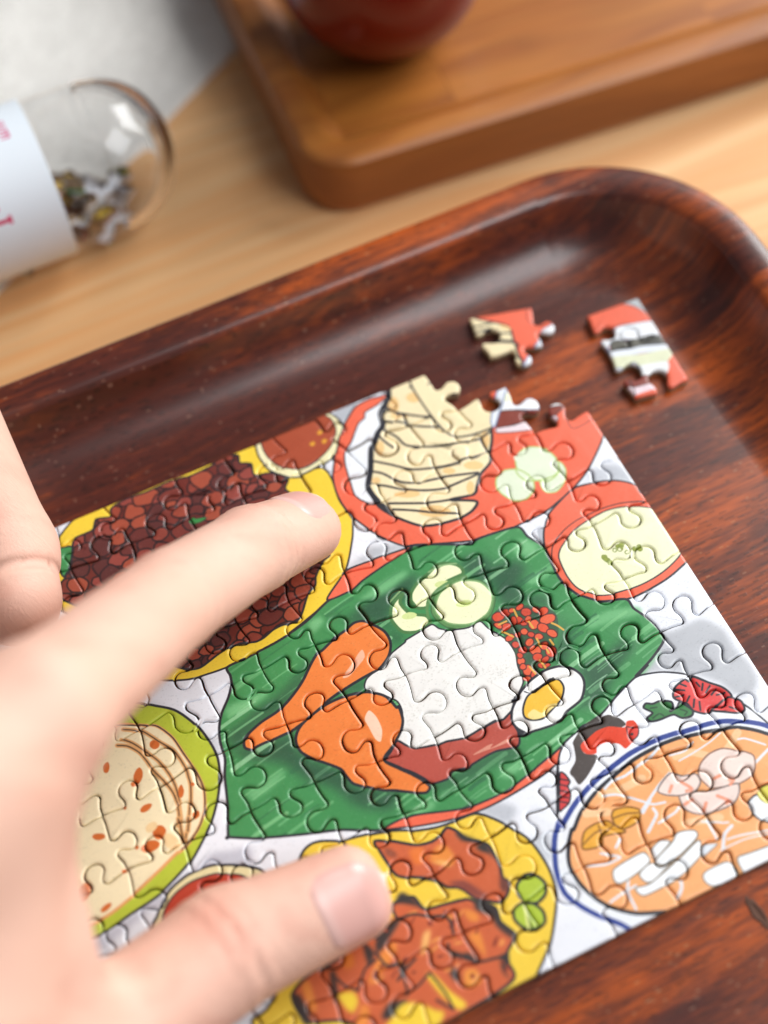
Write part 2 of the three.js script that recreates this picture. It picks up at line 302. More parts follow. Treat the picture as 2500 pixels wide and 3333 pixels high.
P('#eef1f2',[140.5,12.7,145.8,13.9,150.2,15,148.7,17.3,144.5,15.9,141,14.2],0);
P('#84392c',[140.9,14.4,144.5,15.8,148.6,17,146,18.3,141.7,17.8,140.7,16.7],0.15);
P('#ecd5dc',[141.1,17.6,146.1,18.2,146,19.4,141.3,19.1],0.12);
P('#ec6a4d',[141.2,19.3,145.9,19.5,144.9,21.4,140.5,21.3],0);
P('#eceff4',[140.9,9.1,141.4,9.4,141.4,10.7,141.1,12.4,142.8,13,144.7,12.7,145.2,14.2,144.2,15.7,140.9,14.1,138.1,13.2],0.15,'#8290a8');
P('#eef1cf',[141.1,9.5,141.1,12.4,139.9,11.3],0);
P('#84392c',[138.1,13.2,142,14.9,142.2,16.6,141.8,17.5,139.1,16.7,136.2,16.1],0.2);
P('#ecd9de',[136.1,16,139,16.8,141.9,17.2,141.8,19,139.9,18.6,137,17.5,135.6,16.7],0.15);
P('#e4e9f1',[141.6,7.9,141.8,8.8,140.7,10.3,137.9,13.4,135.8,15.6,135.8,14.2,138.2,10.9,140.6,8.2],0.25,'#7183a8');
P('#e2ecd2',[141.2,31,139.1,32,137.5,31.3,137.4,29.5,138.8,27.5,140.9,26.5,142.5,27.1,142.6,29],0.22,'#b3cc7c');
P('#e2ecd2',[141.4,28.7,139,29.5,136.5,28,135.4,25.2,136.4,22.7,138.8,21.9,141.3,23.3,142.3,26.2],0.28,'#b3cc7c');
P('#e2ecd2',[136,29.9,133.9,30.9,131.6,30,130.5,27.6,131.2,25.3,133.3,24.3,135.6,25.3,136.7,27.6],0.28,'#b3cc7c');
L('#b3cc7c',0.28,[135.1,24.8,135,26.2,135.8,27.9,137.5,28.7,140.5,29,141.8,28.2]);
P('#e2ecd2',[136.1,22.5,137.9,22.2,138,23.3,136,23.5],0);
P('#ec6a4d',[136.3,35.1,134.4,36.8,133,39,132.1,41.4,131.9,43.6,131.7,46.7,132.2,49,133.2,51.1,134.7,53.2,136.8,54.2,139.8,55.1,142.8,55.2,147.3,54.7,150.3,53.9,152.5,52.9,156.2,48.9,156.3,43,152,38.9,151.9,37.2,150.5,35.5,148.1,34,144.2,32.9,141.7,32.8]);
P('#eff0c9',[133.4,43.4,134.4,42,135.8,41.1,138.3,39.9,140.5,39.4,142.3,39.1,144.9,39,147.6,39.6,150.6,41,153,43.2,154.2,47.2,153,50.4,151.4,51.9,148.2,53.1,144.8,53.7,141.6,53.7,137.8,53.1,135.4,52,133.5,49.7,133,46.9],0.22);
L('#26262e',0.16,[132.3,42.9,133.6,40.9,136.5,39.3,139.3,38.5,141.9,38.3,144.5,38.3,148,38.9,152,40.5]);
P('#8f9b3c',[140.6,46.7,140.3,46.9,140,46.9,139.7,46.7,139.8,46.3,140,46.1,140.4,46.2,140.6,46.4],0.1,'#6e7c34');
P('#8f9b3c',[140.8,47.6,140.6,47.8,140.2,47.7,140,47.5,140,47.2,140.3,47,140.6,47,140.8,47.3],0.1,'#6e7c34');
P('#8f9b3c',[140.9,48.1,140.7,48.3,140.3,48.3,140.1,48,140.2,47.7,140.4,47.5,140.8,47.5,141,47.8],0.1,'#6e7c34');
P('#8f9b3c',[140.6,47.2,140.3,47.4,140,47.4,139.8,47.1,139.8,46.8,140.1,46.6,140.4,46.7,140.6,46.9],0.1,'#6e7c34');
P('#8f9b3c',[143.6,46,143.3,46.2,143,46.2,142.8,45.9,142.8,45.6,143.1,45.4,143.4,45.5,143.6,45.7],0.1,'#6e7c34');
P('#8f9b3c',[144.2,46,144,46.2,143.6,46.2,143.4,45.9,143.4,45.6,143.7,45.4,144,45.4,144.3,45.7],0.1,'#6e7c34');
P('#8f9b3c',[143.7,46.5,143.5,46.7,143.1,46.6,142.9,46.4,143,46.1,143.2,45.9,143.6,45.9,143.8,46.1],0.1,'#6e7c34');
P('#8f9b3c',[146.6,47.7,146.4,47.9,146,47.8,145.8,47.6,145.9,47.3,146.1,47.1,146.5,47.1,146.7,47.4],0.1,'#6e7c34');
P('#8f9b3c',[146.6,48.1,146.3,48.3,146,48.3,145.8,48,145.8,47.7,146.1,47.5,146.4,47.6,146.6,47.8],0.1,'#6e7c34');
P('#8f9b3c',[145.8,47.7,145.5,47.9,145.2,47.9,145,47.6,145,47.3,145.3,47.1,145.6,47.1,145.8,47.4],0.1,'#6e7c34');
P('#eff0c9',[142.6,46.3,142.4,46.5,142.2,46.5,142,46.3,142.1,46,142.3,45.8,142.5,45.9,142.7,46.1],0.16,'#77853c');
P('#eff0c9',[144.3,47.5,144.1,47.7,143.8,47.7,143.6,47.5,143.7,47.2,143.9,47.1,144.2,47.1,144.3,47.3],0.16,'#77853c');
P('#eff0c9',[143.4,46.6,143.2,46.8,142.9,46.7,142.8,46.5,142.8,46.3,143,46.1,143.3,46.1,143.4,46.3],0.16,'#77853c');
leafPath = [129.9,35.1,130.7,37.5,132.2,40.1,132.3,40.5,131.9,43.6,131.7,46.7,132.2,49,133.2,51.1,135.6,53.4,139.4,55,139.7,57,140.9,59.6,141.5,62.1,141.4,63.9,138,65.9,134.2,67.4,136.8,66.6,133,68,130.5,68.8,126.7,70.5,123.8,71.2,121.5,71.5,114.7,75.2,107.3,75.8,97.3,75.2,87.6,72.7,81.7,69.8,76.5,68,70.7,65.8,66,63.3,66,63.1,67.8,58.4,69.1,54.1,70.2,51.5,70.6,48.7,71.3,46.5,72.5,44.4,74.6,42.2,75.9,40.3,76.3,38.8,76.5,37.2,80.7,37,85.8,36.6,91.2,35.5,95.8,33.7,99.3,33.3,102.6,32.6,107.2,31.6,111.8,30.4,115.4,31.6,120.7,34.2,124,34.3]; P('#3f8c50', leafPath, 0.4);
soft('#2f5b3f',[100.2,36.9,105.2,35.7,109.4,35.5,111.2,36,109,38.1,106.6,39.2,104.1,39.8,103.2,42.6,104.2,45.1,102.2,45.5,102.7,42.6,101.2,40.8,99.5,39.5,97.2,39.2,96.9,37.3,94.8,36.7,95.8,36.1,97.8,37.9],1.6);
soft('#2f5b3f',[119.2,36.4,122.6,37.7,122.6,40.2,121.2,42.8,119.2,40.4,118.2,39.2,118.3,37.7],1.6);
soft('#2f5b3f',[122.6,40.2,126.5,40.6,127.7,42.3,125.3,44.8,124.9,46.7,128.1,48.5,128.2,51.3,128.4,56.2,126.5,59.7,124.9,60.8,123.7,59.6,126.6,56.5,128,53.9,127.4,50.4,124.6,48.1,121.2,46.9,121.2,44.1],1.6);
soft('#2f5b3f',[131.1,62.2,135.7,61.2,137.1,62.3,132.6,64.9,127.9,68.1,124.6,68.5,123.5,68,126.5,65.1,126.6,62.3,128.9,61.9],1.6);
soft('#2f5b3f',[78.4,45.9,82.6,45.2,90,41.5,91.5,40.8,89.5,42.6,86.4,44.9,83.5,46.7,80.7,47.9,77.9,48.4,75.5,49.3,73.5,50.5,71.9,49.8,72,47.8,75,47.2],1.6);
soft('#2f5b3f',[71.8,50.4,73.6,51,76.2,52.1,81.5,52.2,81,54.9,82.2,57.5,84,59.2,85.7,61,86.7,64.1,90.9,67.4,92.3,68.3,90.2,70.4,85.8,67.7,83.3,63,80.6,60.7,77.9,56,73.5,53.2],1.6);
soft('#2f5b3f',[91.7,49,94.2,48.7,95.3,49.2,94.9,50.5,92.5,50.2,89.8,49.7,88.1,49.7],1.6);
soft('#2f5b3f',[97.1,69.4,99.6,69.8,102.4,69.4,108.3,69,111.6,69.8,111.6,71.3,107.6,70.5,104.5,71,100.5,71,97.1,70.5],1.6);
P('#2b2b30',[112.9,67.4,115,68.6,113.4,68.7],0);
soft('#6fb57a',[71.4,58.2,74.4,57.7,77.6,57.1,77.5,57.8,74.4,59.1,71.5,59.3],0.8);
soft('#6fb57a',[73.8,43.7,77.4,43.7,80.9,43.7,79.9,44.7,75.8,45.4,73.2,45.2],0.8);
soft('#6fb57a',[100.8,35.6,104.7,34.6,109,34.2,109.6,35.1,104.9,36.5,101.4,36.1],0.8);
soft('#6fb57a',[131.6,55.9,135.9,55.5,140.2,57,140.1,58.3,135.4,57.5,131.9,57.1],0.7);
soft('#6fb57a',[127,44.3,132.1,44.1,131.1,45.2,127.4,45.9],0.7);
soft('#6fb57a',[129.1,37.2,131.3,39.4,130,41.1,127.2,39.3],0.8);
soft('#6fb57a',[91.6,35.8,93.6,35.7,93.7,36.8,91.4,37.9],0.6);
soft('#6fb57a',[107.5,72.5,110.7,72,111.4,72.8,108.3,73.6],0.6);
soft('#6fb57a',[92.8,71.6,95.9,71.7,96,72.8,93.1,72.9],0.6);
soft('#6fb57a',[133,68,138.3,65.7,139.7,65.5,133.9,68.4],0.6);
streaks();
P('#ec6a4d',[95.9,33.4,99.4,30.8,100.8,29.8,104.7,29.9,111.4,30.4,112.9,30.6,111.5,31,107.1,31.8,102.5,32.8,100,33.6]);
P('#ec6a4d',[87.6,72.7,92.5,72.6,100.2,75.1,107.5,75.3,114.7,73.6,121.7,71.6,121.3,72.7,114.6,75.3,107,76.3,102,76.4,97.1,75.7,91.7,74.2]);
P('#eff2c6',[114.7,35.6,116.1,35.9,117.5,36.9,118.1,38,117.7,39,114.7,39.1,110.9,40.7,110,41.8,108.6,41.3,108,39.9,108.7,38.4,110.7,37.1,113,36.4],0.55,'#4b7a45');
P('#eff2c6',[104.3,39.8,105.5,38.6,107.5,37.8,106.4,39.1,107,41.6,109.1,43.1,109.2,44.5,106.8,45.1,104.5,44,103.8,41.4],0.55,'#4b7a45');
P('#5d8c52',[120.8,44.8,118.5,47.7,114.5,48.3,111.1,46.4,110.2,43,112.5,40.1,116.5,39.5,120,41.4],0.2,'#3f6a3e');
P('#eff2c6',[120.4,44.6,118.3,47.1,114.8,47.6,111.7,45.9,110.9,43,113,40.5,116.6,39.9,119.7,41.6],0.25,'#7fa86c');
P('#d3e197',[116.8,44.3,116.3,44.6,115.4,44.5,114.6,44.1,114.3,43.6,114.8,43.3,115.8,43.4,116.6,43.8],0);
P('#d3e197',[107.9,42.3,107.4,42.6,106.5,42.5,105.7,42.1,105.5,41.6,105.9,41.3,106.9,41.3,107.7,41.8],0);
P('#d3e197',[115.1,39.5,114.7,39.8,113.7,39.7,112.9,39.3,112.7,38.8,113.2,38.5,114.1,38.6,114.9,39],0);
L('#5c8a50',0.5,[109.3,43.7,110,41.8,112,40.1,114.8,39.4,118,39.6]);
L('#86ad74',0.3,[112.9,36.3,115.6,36.1,117.7,36.8]);
L('#86ad74',0.3,[104.8,38.3,107.7,37]);
ricePath = [104.3,45.6,106.7,45.3,109.2,45,110,46.2,111.5,47.2,114.3,48.1,116.5,48,117.2,49.8,118.8,52.6,119.1,55.4,118.4,57.6,117.7,60.5,115,62.6,114.9,62.5,114,63.8,111.8,64.7,110.8,64.3,108.7,64.5,105.7,64.9,102.4,64.1,100.9,64,97.7,63.1,96.5,62,95.5,60.7,96.9,59.1,98.3,56.7,98.4,54.8,97.6,53.5,96,51.9,94.8,50.4,95.6,49.1,97.2,48.5,99.2,48.1,101.2,46.7,104,45.9]; P('#ecebe7', ricePath, 0.25);
rice();
P('#b54f41',[95.5,60.7,96.5,62,97.7,63.1,100.9,64,102.4,64.1,105.6,64.9,108.7,64.6,111.3,64.5,112,64.7,113.6,64.2,113.1,65.9,113.1,67.7,111.9,69.6,108.4,68.9,104.4,69.2,103.5,69.5,101.1,68.9,99.8,69.7,97.3,69.3,96.7,68.2,95.4,66.3,93.7,64.5,92.3,62.8,93.8,61.9],0.35);
P('#d58d78',[105.3,67.8,107.8,67.5,108.7,67.6,108.1,68.1,110.9,67.9,112.2,68.3,109.9,68.4,106.9,68.1,105.4,68],0);
orangePaths.push([96.4,39.7,98,39.2,99.5,39.5,100.8,40.8,101.9,42.7,102,44.5,101.3,46.1,100.1,47.3,98.1,48.3,95.2,48.6,91.7,49.1,88.5,49.8,84.6,51.1,81.6,51.8,78.9,51.9,76.3,51.9,74.6,51.9,73.8,51.1,74.2,49.9,75.5,49.2,77.9,48.4,80.7,47.9,83.5,46.7,86.4,44.9,88.9,42.7,90.7,41.4,91.5,41.3,94.2,40.2]); P('#e87f39', orangePaths.at(-1), 0.45);
orangePaths.push([81.9,52.7,83.2,51.6,85.6,50.7,88.1,50.2,91,50.2,93.7,50.7,95.7,51.7,97.2,53.2,97.8,55.5,98.2,55.6,97.8,57.9,96.5,59.7,94.6,61.1,92.4,62.6,93.7,64.7,95.2,66.6,96.3,68.3,96.8,69.6,95.9,70.2,94.1,69.3,91.8,67.8,90.3,67,88.6,65.7,86.6,63.9,86.1,62.2,85.8,60.9,84.1,59,82.6,57.5,81.4,55.7,81.3,54]); P('#e87f39', orangePaths.at(-1), 0.45);
L('#26262e',0.4,[94.5,61.2,92.4,62.5,93.9,64.6,95.3,66.5]);
speckle();
P('#f3cdb2',[93.7,54.1,94.3,55.6,94.2,57.9,93.2,59.6,92.6,58.9,92.5,56.6,92.5,55.1],0);
P('#f0b393',[97.3,44.1,97,45.5,94.7,46.8,93.3,47.4,92.4,47.1,94.5,45.8,96.4,44.4],0);
P('#35573d',[118.5,48,120.6,47.2,123.4,48,127,50.2,128.2,52.4,126.9,55.5,125.6,56.2,125.1,58.6,123.1,59.3,120.5,59.7,118.1,60.5,118.7,56.9,119.2,54.5,118.8,51.5,117.9,49.3],0);
P('#d4482b',[120.6,48.7,120.1,49.2,119.3,49.3,118.6,49,118.5,48.3,118.9,47.8,119.7,47.7,120.4,48.1],0.17,'#5a2420');
P('#cf4a34',[121.7,48.7,121.2,49,120.6,48.9,120.2,48.5,120.2,48,120.6,47.6,121.2,47.7,121.7,48.1],0.17,'#5a2420');
P('#dd5231',[124.2,48.3,124,48.7,123.5,48.9,123,48.9,122.7,48.6,122.9,48.2,123.5,48,124,48],0.17,'#5a2420');
P('#cf4a34',[124.7,50.2,124.2,50.5,123.6,50.4,123.2,49.9,123.2,49.3,123.7,48.9,124.4,49.1,124.8,49.6],0.17,'#5a2420');
P('#e2603c',[126,50.6,125.6,50.7,125.2,50.4,125,49.9,125.2,49.5,125.6,49.4,126,49.7,126.2,50.2],0.17,'#5a2420');
P('#dd5231',[127.5,50.9,127.2,51.4,126.5,51.6,125.9,51.4,125.7,50.9,126,50.4,126.7,50.2,127.3,50.4],0.17,'#5a2420');
P('#e2603c',[127.9,52.6,127.4,53.2,126.4,53.3,125.5,53,125.2,52.3,125.7,51.7,126.7,51.6,127.7,52],0.17,'#5a2420');
P('#d4482b',[122.8,51.3,122.3,51.4,121.7,51,121.5,50.3,121.8,49.8,122.3,49.7,122.8,50.1,123,50.8],0.17,'#5a2420');
P('#e2603c',[125,52.4,124.6,53,124,53.2,123.4,53,123.2,52.3,123.5,51.7,124.2,51.5,124.8,51.7],0.17,'#5a2420');
P('#dd5231',[125.7,54.4,125.1,54.5,124.5,54,124.3,53.3,124.6,52.7,125.2,52.6,125.8,53.1,126,53.8],0.17,'#5a2420');
P('#e2603c',[126.5,55.8,126,55.9,125.5,55.5,125.2,54.8,125.4,54.3,125.9,54.2,126.5,54.6,126.7,55.3],0.17,'#5a2420');
P('#d4482b',[120.7,50.6,120.4,51.1,119.8,51.3,119.2,51.2,119,50.7,119.2,50.2,119.8,50,120.4,50.2],0.17,'#5a2420');
P('#e2603c',[122.6,53.2,122.2,53.4,121.8,53.3,121.5,52.9,121.6,52.4,122,52.2,122.5,52.3,122.7,52.8],0.17,'#5a2420');
P('#e2603c',[122.7,54.7,122.5,55.2,122,55.5,121.4,55.4,121.2,54.9,121.4,54.5,121.9,54.2,122.5,54.3],0.17,'#5a2420');
P('#e2603c',[122.9,57.1,122.3,57.4,121.6,57.2,121.3,56.5,121.4,55.8,122.1,55.5,122.8,55.8,123.1,56.4],0.17,'#5a2420');
P('#d4482b',[125.2,57.7,124.9,58.4,124.2,58.7,123.6,58.4,123.4,57.8,123.7,57.1,124.4,56.8,125,57.1],0.17,'#5a2420');
P('#cf4a34',[121.1,55.7,120.8,56.1,120.2,56.2,119.7,56,119.6,55.5,119.9,55,120.5,54.9,121,55.1],0.17,'#5a2420');
P('#e2603c',[124.6,56.2,124.4,56.7,123.9,57.1,123.4,57,123.1,56.6,123.2,56.1,123.7,55.7,124.3,55.8],0.17,'#5a2420');
P('#e2603c',[120.1,59.4,119.5,59.9,118.9,59.8,118.6,59.3,118.8,58.6,119.4,58.2,120,58.2,120.3,58.7],0.17,'#5a2420');
P('#e2603c',[119.6,57.7,119.1,57.8,118.7,57.6,118.6,57.1,118.9,56.6,119.4,56.5,119.8,56.8,119.9,57.3],0.17,'#5a2420');
P('#d4482b',[122.7,57.9,122.3,58.3,121.7,58.3,121.2,57.9,121.2,57.4,121.6,57,122.2,57,122.7,57.4],0.17,'#5a2420');
P('#e2603c',[119.3,60.5,119,60.7,118.4,60.6,118,60.3,117.9,59.9,118.2,59.7,118.8,59.8,119.2,60.1],0.17,'#5a2420');
P('#d4482b',[122,50.2,121.8,50.7,121.4,50.9,121,50.7,120.9,50.1,121.2,49.6,121.6,49.4,122,49.6],0.17,'#5a2420');
P('#e2603c',[119.2,50.5,118.8,50.6,118.4,50.2,118.2,49.7,118.3,49.3,118.7,49.3,119.2,49.6,119.3,50.1],0.17,'#5a2420');
P('#dd5231',[120.3,52.6,120.1,53,119.6,53.3,119,53.2,118.7,52.9,118.9,52.4,119.5,52.2,120.1,52.2],0.17,'#5a2420');
P('#cf4a34',[120.3,54.6,119.9,54.8,119.4,54.7,119.2,54.2,119.3,53.8,119.7,53.6,120.1,53.7,120.4,54.1],0.17,'#5a2420');
P('#e2603c',[124.4,55,124,55.2,123.5,55.1,123.1,54.8,123.1,54.3,123.5,54,124.1,54.1,124.4,54.5],0.17,'#5a2420');
P('#cf4a34',[123.3,54.1,122.9,54.3,122.5,54.1,122.3,53.7,122.4,53.3,122.8,53.2,123.2,53.4,123.4,53.8],0.17,'#5a2420');
P('#d4482b',[119.7,56.7,119.3,56.7,119.1,56.4,119.1,56,119.3,55.7,119.7,55.7,120,56,120,56.4],0.17,'#5a2420');
P('#d4482b',[123.6,58.4,123.4,58.8,122.9,59,122.4,59,122.2,58.7,122.3,58.3,122.8,58.1,123.4,58.1],0.17,'#5a2420');
P('#d4482b',[120.4,60.5,120,60.8,119.6,60.7,119.4,60.3,119.6,59.8,120,59.5,120.5,59.6,120.6,60],0.17,'#5a2420');
P('#cf4a34',[123.6,51.4,123.3,51.8,122.8,51.9,122.3,51.7,122.2,51.2,122.5,50.8,123,50.7,123.5,51],0.17,'#5a2420');
P('#e2603c',[122.5,48.6,122.2,48.8,121.8,48.8,121.5,48.6,121.5,48.2,121.8,48,122.2,48,122.5,48.3],0.17,'#5a2420');
P('#e2603c',[124.1,51.4,123.7,51.7,123.2,51.6,123.1,51.2,123.2,50.7,123.7,50.4,124.1,50.5,124.3,50.9],0.17,'#5a2420');
P('#d4482b',[122,59.7,121.6,59.8,121.3,59.5,121.2,59.1,121.4,58.8,121.8,58.8,122.1,59,122.2,59.4],0.17,'#5a2420');
P('#dd5231',[119.4,58.6,119,58.7,118.6,58.5,118.5,58.1,118.8,57.7,119.2,57.6,119.5,57.8,119.6,58.2],0.17,'#5a2420');
P('#d4482b',[121.5,52.8,121.2,53.2,120.8,53.3,120.5,53.1,120.4,52.7,120.6,52.4,121,52.3,121.4,52.5],0.17,'#5a2420');
P('#d4482b',[123.1,59.6,123,59.9,122.5,60,122,60,121.8,59.7,122,59.4,122.5,59.3,123,59.3],0.17,'#5a2420');
L('#d9a54a',0.35,[122.4,48.4,122.3,49.7]);
L('#d9a54a',0.35,[123.6,51.2,123.7,52.8]);
L('#d9a54a',0.35,[126.8,53.4,127.4,54.2,127.9,55.3]);
L('#d9a54a',0.35,[118.9,49.8,120.3,49.8]);
L('#d9a54a',0.35,[118.9,51.1,120.1,52.8]);
L('#d9a54a',0.35,[123.3,54.8,123.3,56.3]);
L('#d9a54a',0.35,[122,58.3,122.1,59.9]);
L('#d9a54a',0.35,[120,58.6,120.3,60.1]);
L('#d9a54a',0.35,[125.1,55.9,125.2,56.9]);
L('#d9a54a',0.35,[123.9,57.1,123.9,57.8]);
P('#f1f0ed',[115.4,62.7,116.3,61.9,118.6,60.9,121.4,60.3,124,60.6,125.7,61.8,126.5,63.6,126.1,65.3,124.4,67.2,121.4,68,120.2,68.7,118.1,68.9,115.1,68.5,114.3,68.4,113.3,67,113.1,65.4,114,63.8,115.4,62.6],0.4);
P('#ecba38',[115.6,64.4,117.2,62.9,119.7,62.4,121.9,62,123,62.8,123,64.2,121.9,65.6,120,66.5,117.7,67.3,115.9,66.8,115.1,65.8],0.3);
P('#f3dc8d',[115.7,65.7,117,65.3,117.9,66.4,119.5,65.7,120.8,66.1,119.4,66.6,117.5,67.1,116,66.7],0);
L('#26262e',0.2,[117.1,62,118.1,62.7,120.5,62.4,122.4,62]);
P('#b6c43a',[60,35.7,63.9,38.5,65.9,40.1,67.1,41.8,68.5,44.9,69.2,48.4,69.2,51,68.4,53.7,66.8,56.9,64.3,60.2,59.8,64.1,55.8,66.1,52.7,67.2,47.9,68,44.9,68.6,41.2,68.7,39,68.6,33.2,65.2,32.3,57.5,35.6,47.6,44.3,37.9,53.5,32.9],0.4);
P('#f1e2ba',[57,38.7,60.5,40.4,62.6,41.8,64.1,44.6,64.7,47.8,65.4,51.8,65.4,54.6,64.3,57.7,62.2,60.2,58.8,62.3,57.9,62.4,54.9,63.6,50.8,65.1,46.8,66.3,44.5,66.7,41,66.7,36.7,65.1,34.6,58.6,37.9,48.8,49.6,38.4],0.5,'#e3a063');
L('#26262e',0.2,[57,38.7,60.5,40.4,62.6,41.8,64.1,44.6,64.7,47.8,65.4,51.8,65.4,54.6,64.3,57.7,62.2,60.2,58.9,62.2]);
L('#e0a86c',0.7,[57.7,39.8,60.1,41.4,62,44.4,63.5,46.8,64.1,50,64,51.5,63.7,53.4,62,57.5,59.8,60.9]);
L('#4a3a2c',0.2,[57.7,39.8,60.1,41.4,62,44.4,63.5,46.8,64.1,50,64,51.5,63.7,53.4,62,57.5,59.8,60.9]);
L('#e0a86c',0.7,[56.8,41.3,58.1,42.7,59.5,45,60.7,47.3,61.4,49.8,61.6,52,61.3,54.6,60.6,57.6]);
L('#4a3a2c',0.2,[56.8,41.3,58.1,42.7,59.5,45,60.7,47.3,61.4,49.8,61.6,52,61.3,54.6,60.6,57.6]);
L('#e0a86c',0.7,[55.8,42,57.3,42.9,58.5,44.6,59,46.2,59.5,48.5,60.4,51,60.9,53.2,60.8,55.9,60.1,58.2,59.7,58.3]);
L('#4a3a2c',0.2,[55.8,42,57.3,42.9,58.5,44.6,59,46.2,59.5,48.5,60.4,51,60.9,53.2,60.8,55.9,60.1,58.2,59.7,58.3]);
L('#e0a86c',0.7,[60.2,57.4,59.7,60.1,59.6,61]);
L('#4a3a2c',0.2,[60.2,57.4,59.7,60.1,59.6,61]);
L('#e0a86c',0.7,[61.7,57.9,60.7,59.8]);
L('#4a3a2c',0.2,[61.7,57.9,60.7,59.8]);
P('#cf6a2c',[61.7,45.1,61.2,45.3,60.7,45.1,60.4,44.5,60.6,43.9,61.1,43.7,61.6,44,61.9,44.6],0);
P('#cf6a2c',[57.6,48.6,56.9,49.3,56.3,49.3,56.1,48.7,56.4,47.8,57.1,47.1,57.7,47,57.9,47.7],0);
P('#cf6a2c',[56.3,49.4,56.1,49.6,55.8,49.6,55.6,49.4,55.6,49,55.8,48.8,56.1,48.8,56.3,49],0);
P('#cf6a2c',[57.4,53.5,57.1,53.9,56.5,54.2,55.8,54.2,55.4,53.9,55.6,53.4,56.3,53.1,57,53.2],0);
P('#cf6a2c',[53.7,52.3,53.5,52.5,53.3,52.5,53.1,52.2,53.1,52,53.3,51.8,53.5,51.8,53.7,52],0);
P('#cf6a2c',[49.1,55.1,48.7,55.3,48,55.2,47.4,54.7,47.3,54.2,47.7,54,48.4,54.2,49,54.6],0);
P('#cf6a2c',[57.4,59,56.6,59.3,55.9,58.9,55.8,58.1,56.2,57.3,57.1,57.1,57.7,57.5,57.9,58.3],0);
P('#cf6a2c',[56.2,59.8,55.8,60.3,54.8,60.5,53.8,60.2,53.4,59.5,53.9,58.9,54.9,58.7,55.8,59.1],0);
P('#cf6a2c',[53.2,59,53.1,59.2,52.8,59.2,52.6,59,52.6,58.8,52.8,58.6,53.1,58.6,53.2,58.8],0);
P('#cf6a2c',[62.5,53.6,62.1,54.2,61.7,54.4,61.5,54,61.7,53.2,62.1,52.6,62.5,52.4,62.6,52.8],0);
P('#cf6a2c',[63.2,58.3,62.7,58.5,62.4,58.5,62.3,58.1,62.5,57.6,63,57.3,63.3,57.4,63.4,57.8],0);
P('#cf6a2c',[64.4,53.3,64.3,53.4,64,53.4,63.8,53.2,63.8,53,64,52.8,64.2,52.8,64.4,53],0);
P('#cf6a2c',[53.4,45,53,45.5,52.6,45.5,52.4,45.1,52.6,44.4,53,44,53.5,43.9,53.6,44.4],0);
P('#cf6a2c',[43.9,62.3,43.2,63,42.5,63,42.3,62.3,42.7,61.3,43.5,60.6,44.2,60.6,44.4,61.3],0);
P('#cf6a2c',[46.3,65.1,46.1,65.5,45.5,65.8,44.8,65.9,44.5,65.7,44.6,65.3,45.2,65,45.9,64.9],0);
P('#cf6a2c',[50.2,61.6,50,61.7,49.7,61.7,49.5,61.5,49.5,61.2,49.7,61.1,50,61.1,50.2,61.3],0);
P('#efcf9a',[57,56.6,56.9,57.2,56.2,57.6,55.5,57.6,55.1,57.2,55.2,56.6,55.8,56.2,56.6,56.2],0);
P('#efcf9a',[58.9,60.1,59,61.3,58.4,61.9,57.6,61.7,57,60.7,57,59.5,57.5,58.8,58.3,59.1],0);
P('#e3d6a4',[50.6,71.5,51.9,70,53.3,68.4,55.4,67,58.4,66.2,61.9,66.4,65.2,67.7,68.5,70.2,68.9,73.4,66.5,76.9,62.3,78.4,56.3,78.2,52,75.8],0.4);
P('#bb4029',[52.3,71.4,53,69.9,54.5,68.6,56.2,67.8,58.8,67.4,62.2,67.9,65.2,69.4,66.9,71.7,66.5,74.1,63.3,76.2,57.8,76.5,53.4,74.5],0.25);
P('#edc940',[74.9,70.7,81.8,71.7,85.2,72.4,88.4,73.4,91.5,74.8,94.7,75.8,97.3,76.2,101.1,76.5,103.2,78.3,105.2,81.1,106.6,83.7,107.1,86.7,107.1,89.4,106.4,92.5,104.6,95.4,102.1,98.6,98.6,101.5,95,103.9,79.6,106.6,60,96.6,58.7,90,62.9,87.9],0.4);
P('#c96139',[85.6,73.8,87.7,74.8,90.8,77,93.1,77.6,94.7,77.3,96.2,76.6,97.3,77.7,98,79.4,99.7,80.7,100.6,81.9,100.7,83.6,100.6,85.5,100.2,87.1,100.7,88.1,99.8,89.5,98.2,90.2,96.8,89.3,95.2,88.1,94.2,86.2,93.5,85.4,92.2,84.7,91.2,83.2,89.8,82.1,88,81.1,86.3,79.8,85.7,77.1],0.45);
soft('#34302f',[97.1,77.7,97.4,79.4,99.7,80.8,98.6,79.4],0.5);
soft('#34302f',[98.8,81.2,100.3,81.1,100.5,83.5,100.5,84.3,100.1,83,99.2,82.1],0.5);
soft('#e58a3c',[91.6,79.9,93.7,78.5,94.9,79.1,95.3,81,94.5,82.1,92.9,81.3],0.5);
soft('#f3b568',[92.1,80.4,93.7,81,94.2,82.1,93.3,81.7],0.5);
soft('#8a4438',[92.8,84.3,94.8,84.9,96,86.6,97,88.9,95.2,87.8,94.2,86.1],0.5);
soft('#e0742f',[89.5,77.4,91.5,77.8,91.3,79.8,89.5,79.7],0.5);
soft('#6b3a30',[101.1,84.6,100.3,86.8,100.7,88.1,99.7,89.3,99.2,88.2],0.5);
soft('#8f4a34',[86.4,75.3,87.5,76.5,87.4,77.5,86.2,76.6],0.5);
P('#c96139',[83.6,83.9,84.4,83.4,87.1,83.8,87.8,86.1,91.1,86.9,94,87.6,95,88.6,96.6,89.8,97.3,90.9,97,92.8,98,95,97.7,95.8,95.8,97.2,95.3,98.5,94.7,101,87.2,101.9,76.6,101.9,70.7,95.8,65.9,93.4,65.3,89.1,69.2,87.4,72.8,87.4,78.1,85.5,79.6,85.3,79.8,86.9],0.45);
soft('#332d2d',[84.4,83.4,85.4,82.5,86.2,82.7,87.5,85.2,87.7,86,86.6,84.9,85.5,84.1],0.45);
